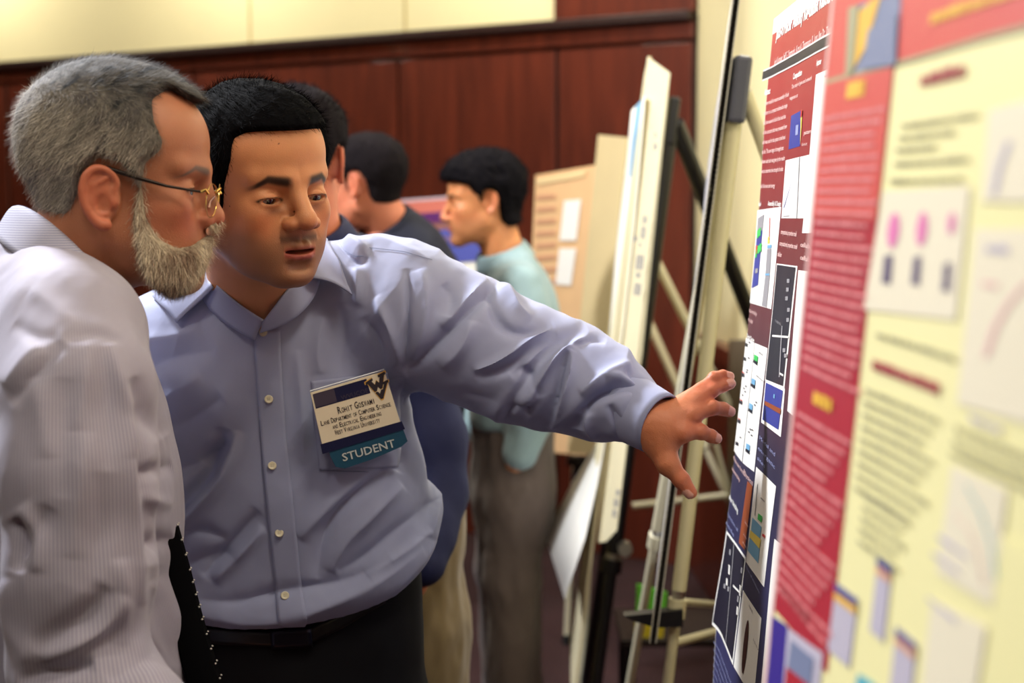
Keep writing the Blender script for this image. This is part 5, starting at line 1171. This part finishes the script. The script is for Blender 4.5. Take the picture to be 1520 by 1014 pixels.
# ================================================================ the grey haired man
rO = rotm(math.radians(4), math.radians(5), math.radians(0)); cO = P(180, 275, 1.74)
old = empty('person', (P(90, 900, 1.75)[0], 1.75, 0), 'grey bearded man with glasses, pinstriped shirt and black tie, seen from his right side', 'person')
oO = dict(neck=tuple(rO.T@(P(95, 440, 1.74)-cO)), neckr=.062, skin=(172, 112, 84), ntip=(.1095, -.027), nose=1.12, open=.0036, mz=-.060, earc=(-.004, .071, -.015), es=1.07,
          brow=(112, 92, 84), lash=1, under=.4, jaw=1.02, fat=.0, blush=(200, 96, 70), crease=1)
V, Q = isomesh(lambda p: head_sdf(p, oO), (-.17, -.12, -.22), (.14, .12, .15), .0017)
bp = [(V@rO.T+cO, Q, headcolor(V, oO))]
def coreO(p): return smin(stack(p, to_lv([(470, 40, 90, 1.75, .12), (600, 70, 120, 1.75, .13), (800, 80, 140, 1.75, .13), (1010, 95, 140, 1.75, .13), (1090, 95, 140, 1.75, .13)])), chain(p, [P(110, 500, 1.63), P(118, 700, 1.53), P(120, 1000, 1.50), P(268, 1112, 1.42)], [.05, .048, .04, .03], .02), .03) if 0 else smin(smin(stack(p, to_lv([(470, 40, 90, 1.75, .12), (600, 70, 120, 1.75, .13), (800, 80, 140, 1.75, .13), (1010, 95, 140, 1.75, .13), (1090, 95, 140, 1.75, .13)])), chain(p, [P(110, 500, 1.63), P(118, 700, 1.53), P(120, 1000, 1.50), P(268, 1112, 1.42)], [.05, .048, .04, .028], .02), .03), chain(p, [P(80, 480, 1.86), P(110, 640, 1.93), P(120, 900, 1.93), P(246, 1084, 1.9)], [.05, .045, .04, .028], .02), .03)
Vc, Qc = isomesh(coreO, (-1., 1.2, .95), (0., 2.1, 1.6), .009); bp.append((Vc, Qc, np.tile(np.array(lin((200, 118, 82))), (len(Vc), 1))))
bp.insert(1, simple_hand(P(268, 1112, 1.42), P(320, 1150, 1.41), (196, 122, 90))); bp.insert(1, simple_hand(P(246, 1084, 1.9), P(300, 1110, 1.9), (196, 122, 90)))
Vb, Qb, cc = join_mesh(bp); mobj('body', Vb, Qb, skinmat('skin'), old, True, cols=cc); bvOB = bvh_of(bp[0][0], Q)
make_eyes(old, rO, cO, (0, math.radians(-8)), dict(ez=0, iris=(60, 70, 78)))
def pxloc(poly, d):   # outline in the photograph -> the head's own side view
    out = []
    for x, y in poly: q = rO.T@(P(x, y, d)-cO); out.append((q[0], q[2]))
    return out
dS = 1.67
polyO = pxloc([(-40, 20), (330, 20), (330, 172), (308, 170), (290, 158), (268, 150), (252, 140), (240, 134), (226, 148), (232, 180), (246, 210), (240, 228), (220, 245), (216, 262), (214, 285), (198, 288), (190, 262), (176, 246), (150, 240), (128, 256), (120, 290), (112, 314), (98, 330), (70, 326), (30, 318), (-40, 308)], dS)
hf = hair_fn(polyO, .013, .0085, .012, .0012, 8); V, Q = isomesh(hf, (-.16, -.12, -.10), (.14, .12, .165), .0026)
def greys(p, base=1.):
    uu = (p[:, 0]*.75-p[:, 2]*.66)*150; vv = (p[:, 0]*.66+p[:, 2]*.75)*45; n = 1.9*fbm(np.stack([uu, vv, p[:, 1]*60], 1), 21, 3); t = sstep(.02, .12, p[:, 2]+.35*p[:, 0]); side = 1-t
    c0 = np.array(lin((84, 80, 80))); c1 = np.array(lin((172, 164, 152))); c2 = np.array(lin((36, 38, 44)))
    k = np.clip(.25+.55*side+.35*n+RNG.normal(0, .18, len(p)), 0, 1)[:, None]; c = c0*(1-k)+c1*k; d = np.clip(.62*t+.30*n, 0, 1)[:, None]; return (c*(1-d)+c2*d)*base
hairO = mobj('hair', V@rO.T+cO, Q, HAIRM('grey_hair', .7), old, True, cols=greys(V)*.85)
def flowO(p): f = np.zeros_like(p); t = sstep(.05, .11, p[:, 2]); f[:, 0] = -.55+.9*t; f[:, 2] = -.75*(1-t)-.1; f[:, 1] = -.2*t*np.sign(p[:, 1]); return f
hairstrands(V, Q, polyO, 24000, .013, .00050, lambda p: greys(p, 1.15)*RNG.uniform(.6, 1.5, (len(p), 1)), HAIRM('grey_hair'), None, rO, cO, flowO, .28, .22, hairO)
# beard and moustache
beardpx = [(199, 262), (217, 262), (222, 304), (229, 333), (241, 352), (258, 362), (276, 357), (288, 344), (293, 330), (303, 321), (320, 321), (320, 348), (313, 375), (306, 400), (288, 430), (262, 450), (232, 452), (210, 436), (197, 396), (190, 360), (184, 325), (190, 296)]
polyB = pxloc(beardpx, dS)
def beard_fn(p):
    x, y, z = p; pd = polysd(x, z, polyB); g = sstep(0., .014, -pd); low = sstep(-.03, -.10, z); q = [x, y, z]
    base = head_sdf(p, dict(oO, ears=0)); t = .003+.010*low*sstep(.12, .07, x)+.001
    d = base-(t*g-.005*(1-g)); return d-.0022*g*fbm(np.stack([x, y, z], 1)*np.array([75, 75, 35]), 31, 3)
V, Q = isomesh(beard_fn, (-.04, -.11, -.16), (.14, .11, .03), .0024)
pdv = polysd(V[:, 0].astype(f4), V[:, 2].astype(f4), polyB); keep = (pdv[Q] < .003).all(1); Q = Q[keep]
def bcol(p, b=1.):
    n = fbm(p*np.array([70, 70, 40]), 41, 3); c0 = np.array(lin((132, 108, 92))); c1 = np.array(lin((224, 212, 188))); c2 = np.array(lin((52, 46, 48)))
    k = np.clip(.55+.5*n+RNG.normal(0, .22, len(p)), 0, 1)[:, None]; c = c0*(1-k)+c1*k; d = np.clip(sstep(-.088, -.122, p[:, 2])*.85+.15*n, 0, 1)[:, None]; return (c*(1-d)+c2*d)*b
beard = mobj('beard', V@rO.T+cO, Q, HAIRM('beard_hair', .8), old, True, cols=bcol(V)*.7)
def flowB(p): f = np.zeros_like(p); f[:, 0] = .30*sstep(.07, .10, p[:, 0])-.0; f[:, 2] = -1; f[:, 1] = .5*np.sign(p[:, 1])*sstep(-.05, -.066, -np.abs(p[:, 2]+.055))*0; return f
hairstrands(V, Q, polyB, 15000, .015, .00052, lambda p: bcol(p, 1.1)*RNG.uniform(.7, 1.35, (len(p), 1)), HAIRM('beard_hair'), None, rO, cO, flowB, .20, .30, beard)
# shirt
def attrstripe(name, c0, c1, pitch):
    m = mat(name, c0, rough=.75, sheen=.2, spec=.25); nt = m.node_tree; b = nt.nodes['Principled BSDF']
    at = nt.nodes.new('ShaderNodeAttribute'); at.attribute_name = 'stripe'; k = nt.nodes.new('ShaderNodeMath'); k.operation = 'MULTIPLY'; k.inputs[1].default_value = 2*math.pi/pitch
    sn = nt.nodes.new('ShaderNodeMath'); sn.operation = 'SINE'; mr = nt.nodes.new('ShaderNodeMapRange'); mr.inputs['From Min'].default_value = -.2; mr.inputs['From Max'].default_value = .9
    mx = nt.nodes.new('ShaderNodeMix'); mx.data_type = 'RGBA'; mx.inputs[6].default_value = lin(c0)+(1,); mx.inputs[7].default_value = lin(c1)+(1,)
    nt.links.new(at.outputs['Fac'], k.inputs[0]); nt.links.new(k.outputs[0], sn.inputs[0]); nt.links.new(sn.outputs[0], mr.inputs['Value']); nt.links.new(mr.outputs['Result'], mx.inputs[0]); nt.links.new(mx.outputs[2], b.inputs['Base Color']); return m
PIN = attrstripe('pinstriped_shirt_cloth', (168, 165, 182), (140, 136, 162), .0023)
lvO = to_lv([(345, 48, 50, 1.76, .05), (375, 52, 78, 1.76, .08), (410, 52, 100, 1.755, .12), (455, 58, 118, 1.75, .155), (520, 62, 138, 1.75, .175), (600, 74, 160, 1.75, .178), (700, 82, 178, 1.75, .178), (790, 86, 180, 1.75, .178), (850, 86, 174, 1.75, .18), (930, 94, 188, 1.75, .185), (1014, 98, 190, 1.75, .185), (1110, 100, 186, 1.75, .18)])
armO = ([P(80, 440, 1.68), P(105, 500, 1.61), P(114, 580, 1.555), P(118, 700, 1.525), P(120, 850, 1.51), P(112, 985, 1.505), P(180, 1060, 1.47), P(262, 1110, 1.42)], [.055, .072, .074, .072, .068, .062, .056, .046])
def shirtO(p):
    d = stack(p, lvO); d = smin(d, chain(p, armO[0], armO[1], .03), .022)
    d = smin(d, chain(p, [P(80, 470, 1.86), P(110, 640, 1.93), P(120, 900, 1.93), P(240, 1080, 1.9)], [.07, .07, .065, .05], .03), .03)
    d = smin(d, cone(p, P(56, 420, 1.73), P(100, 480, 1.67), .052, .065), .04)
    a, b = P(120, 400, 1.66), P(190, 330, 1.65); d = smax(d, -cone(p, P(105, 430, 1.74), P(215, 330, 1.74), .052, .075), .006)
    return d
V, Q = isomesh(shirtO, (-1.15, 1.30, .78), (-.2, 2.15, 1.64), .0052, smooth=2); V, Q = subdiv(V, Q)
foldsO = [([(95, 505), (120, 494), (150, 492), (186, 506)], -.0035, 5, 0), ([(95, 506), (70, 535), (42, 570), (16, 600)], -.006, 8, 0), ([(60, 510), (35, 540), (5, 575)], .005, 12, 0),
 ([(161, 505), (176, 560), (190, 610), (200, 680)], .006, 11, 0), ([(130, 505), (128, 560), (112, 640)], .004, 12, 0), ([(150, 515), (160, 600), (165, 700)], -.003, 12, 0),
 ([(198, 560), (215, 610), (240, 650)], -.007, 10, 0), ([(206, 600), (212, 660), (216, 740), (218, 840)], -.008, 9, 0), ([(200, 620), (200, 700), (204, 800), (210, 900)], .006, 10, 0),
 ([(210, 705), (230, 700), (256, 690)], -.008, 9, 0), ([(212, 735), (232, 745), (256, 748)], .005, 9, 0), ([(214, 800), (232, 806), (258, 800)], -.009, 10, 0), ([(235, 860), (255, 900), (280, 950)], .005, 13, 0), ([(225, 840), (232, 900), (262, 990)], -.005, 12, 0),
 ([(20, 770), (34, 800), (30, 850)], -.009, 9, 0), ([(30, 750), (55, 790), (50, 850)], .006, 11, 0), ([(70, 752), (55, 790), (30, 830)], -.004, 12, 0),
 ([(50, 560), (62, 600), (70, 680)], .004, 14, 0), ([(100, 560), (96, 640), (90, 740)], -.003, 15, 0), ([(128, 640), (118, 740), (110, 830)], .004, 15, 0), ([(150, 700), (150, 800), (130, 880)], -.003, 14, 0),
 ([(182, 884), (160, 920), (130, 950), (60, 985)], .009, 10, 1), ([(140, 985), (100, 992), (60, 1000), (25, 1012)], -.012, 11, 0), ([(5, 860), (10, 920), (40, 985)], .005, 13, 0), ([(178, 830), (186, 880), (180, 960)], .005, 10, 0),
 ([(160, 1010), (200, 990), (240, 960)], -.005, 12, 0), ([(20, 480), (50, 500), (90, 500)], -.003, 9, 0), ([(45, 430), (80, 452), (110, 490)], .003, 12, 0)]
N = vnormals(V, Q); V = V+N*fold_disp(V, N, foldsO, 1.25, 1.35, 1.7)[:, None]; N = vnormals(V, Q); V = V+N*(.0018*fbm(V*np.array([20, 20, 10])+3, 51, 3)+.0022*drawn(V, 1.35, 3, 16, 91))[:, None]; V = lap(lap(V, Q, .5), Q, .5)
ax0 = P(108, 700, 1.66); shO = mobj('shirt', V, Q, PIN, old, True); at_ = shO.data.attributes.new('stripe', 'FLOAT', 'POINT'); ang = np.arctan2(V[:, 0]-ax0[0], -(V[:, 1]-ax0[1])); at_.data.foreach_set('value', (ang*.135+.02*np.sin(V[:, 2]*9)*0).astype(np.float32)); bvO = bvh_of(V, Q)
# collar: fold line and leaf edge as tilted rings
def ringpt(back, front, side, th): 
    c = (back+front)/2; a = (front-back)/2; b = side-c; return c+a*math.cos(th)+b*math.sin(th)
up = (P(20, 302, 1.755), P(172, 455, 1.74), P(116, 352, 1.665)); lo_r = (P(-6, 348, 1.765), P(166, 480, 1.735), P(64, 412, 1.640)); ins = (P(30, 328, 1.755), P(168, 465, 1.737), P(102, 384, 1.677))
n = 56; rows = [[], [], [], []]
for k in range(n+1):
    th = math.radians(8)+(2*math.pi-math.radians(16))*k/n
    a, b, c_ = ringpt(*ins, th), ringpt(*up, th), ringpt(*lo_r, th); rows[0].append(a); rows[1].append(b); rows[2].append(b*.5+c_*.5+(b-ringpt(*up, th+math.pi))*.012); rows[3].append(c_)
PINC = pinstripe('pinstriped_collar_cloth', (174, 174, 192), (140, 140, 168), 120, 'Z')
gridsurf('collar', rows, PINC, shO, .0022)
# tie hanging free of the chest
tcx = [(168, 468), (186, 530), (200, 610), (214, 690), (234, 760), (258, 850), (276, 925), (302, 1014), (316, 1075), (322, 1110)]; hw = [.014, .015, .017, .019, .021, .024, .028, .032, .034, .010]
TIE = [mat('black_silk_tie', (6, 6, 9), .95, spec=.05), mat('white_tie_dots', (206, 204, 200), .5)]
w = MB(); V = []; cs = [P(x, y, 1.74) for x, y in tcx]
fine = []
for i in range(len(cs)-1):
    for t in np.linspace(0, 1, 9)[:-1]: fine.append((cs[i]*(1-t)+cs[i+1]*t, hw[i]*(1-t)+hw[i+1]*t))
fine.append((cs[-1], hw[-1])); off = lambda j: np.array([.020*(1-(j-1.)**2)-.000, 0, 0])
for c, h in fine:
    for j, s in enumerate((-1, -.33, .33, 1)): V.append(c+np.array([.008*(1-s*s)+.012*s*-1*0, s*h, 0])+np.array([-.010*s*-1, 0, 0])*1.)
Fc = [(i*4+j, i*4+j+1, i*4+5+j, i*4+4+j) for i in range(len(fine)-1) for j in range(3)]
o = mobj('tie', V, Fc, TIE, old, True); o.modifiers.new('thickness', 'SOLIDIFY').thickness = .004
w = MB()
for i in range(0, len(fine)-1, 2):
    for s in (.55, .93):
        c, h = fine[i]; q = c+np.array([.008*(1-s*s)+.010*s+.0045, s*h, 0]); r = .0016
        w.add([q+r*np.array(v) for v in ((1, 0, 0), (0, 1, 0), (0, 0, 1), (0, -1, 0), (0, 0, -1), (-1, 0, 0))], [(0, 1, 2), (0, 2, 3), (0, 3, 4), (0, 4, 1), (5, 2, 1), (5, 3, 2), (5, 4, 3), (5, 1, 4)])
tg = w.build('woven_dots', TIE[1], o); tag(tg, kind='stuff')
# glasses
gl = empty('glasses', cO, None, None); gl.parent = old; gl.location = Vector(cO-np.array(old.location)); bpy.context.view_layer.update()
loc = lambda x, y, z: cO+rO@np.array([x, y, z])
ARM = mat('dark_bronze_temple', (40, 30, 26), .35, metal=.6); GOLD = mat('gold_wire', (226, 190, 110), .22, metal=1.)
for s in (-1, 1):
    w = MB(); w.tube([loc(-.028, .0745*s, -.006), loc(-.020, .0765*s, .014), loc(-.004, .0775*s, .018), loc(.03, .0735*s, .010), loc(.060, .068*s, .004), loc(.088, .0605*s, .0015), loc(.0965, .059*s, .001)], [.0016, .0024, .0027, .0025, .0017, .0014, .0014], 10); w.build('temple', ARM, gl, smooth=True)
    c = np.array([.1045, .034*s, -.008]); V = []; ring = []
    for k in range(40): th = 2*math.pi*k/40; ring.append(loc(c[0]-.10*(abs(c[1]+.0265*math.cos(th)*1)-.034)*1-.006*math.sin(th)*0, c[1]+.0262*math.cos(th), c[2]+.0185*math.sin(th)))
    w = MB(); w.tube(ring+[ring[0], ring[1]], .0006, 8); w.build('rim', GOLD, gl, smooth=True)
    m = mat('spectacle_glass', (250, 250, 250), .0, spec=.5); m.node_tree.nodes['Principled BSDF'].inputs['Transmission Weight'].default_value = 1.; m.node_tree.nodes['Principled BSDF'].inputs['IOR'].default_value = 1.02
    w = MB(); t_ = rO@np.array([.0012, 0, 0]); w.add(ring+[q+t_ for q in ring], [tuple(range(39, -1, -1)), tuple(range(40, 80))]+[(i, (i+1) % 40, (i+1) % 40+40, i+40) for i in range(40)]); w.build('lens', m, gl, smooth=True)
    w = MB(); w.tube([loc(.0965, .059*s, .001), loc(.101, .0605*s, .0035), loc(.1035, .059*s, -.001)], .0022, 8); w.build('hinge', GOLD, gl, smooth=True)
    w = MB(); w.tube([loc(.1045, .010*s, -.003), loc(.100, .0115*s, -.009), loc(.099, .0125*s, -.016)], [.0012, .0015, .0022], 8); w.build('nose_pad', mat('silver_wire', (220, 216, 208), .2, metal=1.), gl, smooth=True)
w = MB(); w.tube([loc(.1050, -.010, .001), loc(.109, -.004, .006), loc(.109, .004, .006), loc(.1050, .010, .001)], .0015, 8); w.build('bridge', GOLD, gl, smooth=True)
legs(old, (P(100, 1060, 1.75)[0], 1.75, .92), 0.0, (46, 44, 50), None, half=.182, dep=.138, spread=.11, zt=1.0)
# ================================================================ people further back
def rear_person(label, headpx, d, yaw, pitch, skin, shirt_name, shirtcol, lv, arms, poly, hcol, trou, hipz, hipxy, open_=.004, hood=None, th=(.016, .010), collar=None, body_extra=None, headopt=None, hand=None, legyaw=None, lump=.002, roll=0.):
    R_ = rotm(math.radians(yaw), math.radians(pitch), math.radians(roll)); c = P(*headpx, d); root = empty('person', (hipxy[0], hipxy[1], 0), label, 'person')
    top = lv[0]; nb = P(top[1], top[0]+40, top[3]); o = dict(neck=tuple(R_.T@(nb-c)), neckr=.058, skin=skin, brow=(20, 16, 16), lash=1, open=open_); o.update(headopt or {})
    V, Q = isomesh(lambda p: head_sdf(p, o), (-.17, -.12, -.24), (.14, .12, .15), .003); parts = [(V@R_.T+c, Q, headcolor(V, o))]
    lw = to_lv(lv); lws = [(a, b, c_, e*.85, f*.85, g) for a, b, c_, e, f, g in lw]
    def core(p):
        dd = stack(p, lws)
        for pts, rs in arms: dd = smin(dd, chain(p, pts, [r*.7 for r in rs], .02), .02)
        return dd
    allv = np.array([(x[1], x[2], x[0]) for x in lw]+[q for a in arms for q in a[0]]); lo, hi = allv.min(0)-.28, allv.max(0)+.28
    v, q = isomesh(core, lo, hi, .012); parts.append((v, q, np.tile(np.array(lin(skin)), (len(v), 1))))
    if hand is not None:
        a, b = hand
        def hf_(p):
            fw = (b-a)/np.linalg.norm(b-a); sd = np.cross(fw, [1, 0, 0.]); sd /= np.linalg.norm(sd); e = cone(p, a, a+fw*.09, .026, .030)
            for i in range(4): s_ = a+fw*.09+sd*(.024-.016*i); e = smin(e, chain(p, [s_, s_+fw*.035+np.array([0, .006, 0]), s_+fw*(.06-.004*abs(i-1))+np.array([0, .02, 0])], [.0095, .009, .0075], .003), .004)
            return smin(e, chain(p, [a+fw*.03, a+fw*.06+sd*.04, a+fw*.09+sd*.045], [.014, .011, .009], .004), .008)
        v, q = isomesh(hf_, np.minimum(a, b)-.12, np.maximum(a, b)+.12, .004); parts.append((v, q, np.tile(np.array(lin(skin)), (len(v), 1))))
    V, Q, cc = join_mesh(parts); mobj('body', V, Q, skinmat('skin'), root, True, cols=cc)
    make_eyes(root, R_, c, (0, 0), o)
    hf = hair_fn(poly, th[0], th[1], .012, lump, 5); V, Q = isomesh(hf, (-.16, -.13, -.12), (.15, .13, .18), .0038)
    hr = mobj('hair', V@R_.T+c, Q, HAIRM('black_hair'), root, True, cols=np.tile(np.array(lin(hcol)), (len(V), 1)))
    hairstrands(V, Q, poly, 2200, .014, .0014, lambda p: np.array(lin(hcol))*RNG.uniform(.6, 1.5, (len(p), 1)), HAIRM('black_hair'), None, R_, c, flowY, .4, .3, hr)
    def sh(p):
        dd = stack(p, lw)
        for pts, rs in arms: dd = smin(dd, chain(p, pts, rs, .03), .035)
        n0 = c+R_@np.array([-.02, 0, -.05]); return smax(dd, -cone(p, nb-np.array([0, 0, .0]), n0, .050, .075), .006)
    V, Q = isomesh(sh, lo, hi, .008); N = vnormals(V, Q); V = V+N*(.006*(fbm(V*np.array([11, 11, 8]), 61, 3)))[:, None]; V, Q = subdiv(V, Q)
    sho = mobj('shirt', V, Q, cloth(shirt_name, shirtcol), root, True)
    # collar ring round the neck
    n0 = nb+(c+R_@np.array([-.02, 0, -.05])-nb)*.35; ax_ = (n0-nb)/np.linalg.norm(n0-nb); a = np.cross(ax_, [0, 1, 0.]); a /= np.linalg.norm(a); b = np.cross(a, ax_); rows = [[], [], []]
    for k in range(33):
        t = 2*math.pi*k/32; u = a*math.cos(t)+b*math.sin(t); rows[0].append(n0+ax_*.012+u*.064); rows[1].append(n0+ax_*.020+u*.070); rows[2].append(n0-ax_*.030+u*.086)
    gridsurf('collar', rows, cloth(shirt_name, shirtcol), sho, .003)
    legs(root, (hipxy[0], hipxy[1], hipz), math.radians(legyaw if legyaw is not None else yaw), trou, None, half=.165, dep=.12, spread=.095, zt=hipz+.07, wrinkle=.010)
    return root
shortback = [(-.2, .25), (.2, .25), (.2, .080), (.078, .076), (.058, .068), (.042, .064), (.036, .040), (.026, .024), (.022, .0), (.018, -.020), (.008, -.022), (.006, .018), (-.004, .034), (-.024, .034), (-.036, .016), (-.038, -.03), (-.05, -.048), (-.2, -.050)]
full = [(-.2, .27), (.2, .27), (.2, .062), (.078, .060), (.060, .052), (.045, .048), (.036, .030), (.022, .020), (.018, .0), (.012, -.010), (.006, .02), (-.004, .034), (-.020, .032), (-.032, .010), (-.036, -.05), (-.06, -.072), (-.2, -.072)]
# man in turquoise, in profile to the left
hx = P(762, 640, 4.33)
rear_person('smiling dark haired man in a pale turquoise shirt, in profile behind the outstretched arm', (717, 301), 4.3, 187, 4, (214, 142, 92), 'turquoise_shirt_cloth', (140, 164, 168),
  [(362, 754, 24, 4.33, .06, 0), (385, 760, 38, 4.33, .10, 0), (405, 766, 48, 4.33, .15, 0), (435, 768, 58, 4.33, .19, 0), (480, 769, 66, 4.33, .21, 0), (540, 766, 68, 4.33, .20, 0), (600, 762, 68, 4.33, .185, 0), (632, 762, 68, 4.33, .18, 0)],
  [([P(775, 425, 4.18), P(790, 530, 4.12), P(792, 615, 4.12), P(772, 672, 4.13)], [.062, .060, .056, .050]), ([P(760, 430, 4.48), P(750, 560, 4.55), P(700, 630, 4.5)], [.062, .055, .048])],
  full, (17, 15, 18), (104, 92, 86), hx[2], (hx[0], 4.33), th=(.026, .018), hand=(P(768, 682, 4.16), P(738, 730, 4.27)), headopt=dict(stubble=.2, mopen=.002, lip=(190, 96, 78)), lump=.006)
bpy.context.view_layer.update()
# man in navy, back turned
hx = P(600, 640, 4.05)
rear_person('short haired man in a black polo shirt, back turned, left of the striped poster', (544, 277), 4.0, 152, 4, (210, 130, 98), 'black_polo_cloth', (22, 24, 40),
  [(308, 584, 34, 4.03, .065, 0), (330, 588, 50, 4.04, .085, 0), (358, 592, 68, 4.05, .12, 0), (390, 596, 84, 4.05, .135, 0), (425, 598, 94, 4.05, .14, 0), (520, 598, 92, 4.05, .14, 0), (640, 600, 88, 4.05, .13, 0)],
  [([P(655, 415, 4.1), P(664, 510, 4.1), P(655, 600, 4.05)], [.055, .052, .046]), ([P(540, 420, 3.98), P(515, 520, 3.95), P(510, 610, 3.9)], [.055, .05, .045])],
  shortback, (26, 22, 24), (60, 54, 60), hx[2], (hx[0], 4.05), th=(.012, .007), headopt=dict(), hand=(P(653, 612, 4.04), P(650, 680, 4.02)))
# man hidden behind the young man
hx = P(556, 800, 2.8)
rear_person('person almost hidden behind the young man, in dark blue sleeve and khaki trousers', (443, 247), 2.75, 82, 2, (206, 122, 90), 'dark_blue_shirt_cloth', (34, 38, 74),
  [(345, 470, 62, 2.78, .075, 0), (375, 490, 110, 2.80, .10, 0), (410, 500, 150, 2.82, .115, 0), (460, 505, 165, 2.82, .12, 0), (600, 510, 150, 2.82, .12, 0), (700, 530, 145, 2.82, .12, 0), (800, 560, 130, 2.82, .12, 0)],
  [([P(598, 470, 2.8), P(622, 560, 2.76), P(636, 650, 2.74), P(640, 735, 2.72), P(634, 790, 2.67), P(628, 838, 2.62)], [.062, .062, .064, .062, .050, .042])],
  shortback, (26, 22, 26), (128, 112, 84), hx[2], (hx[0], 2.82), th=(.016, .010), hand=(P(624, 842, 2.68), P(598, 890, 2.76)))
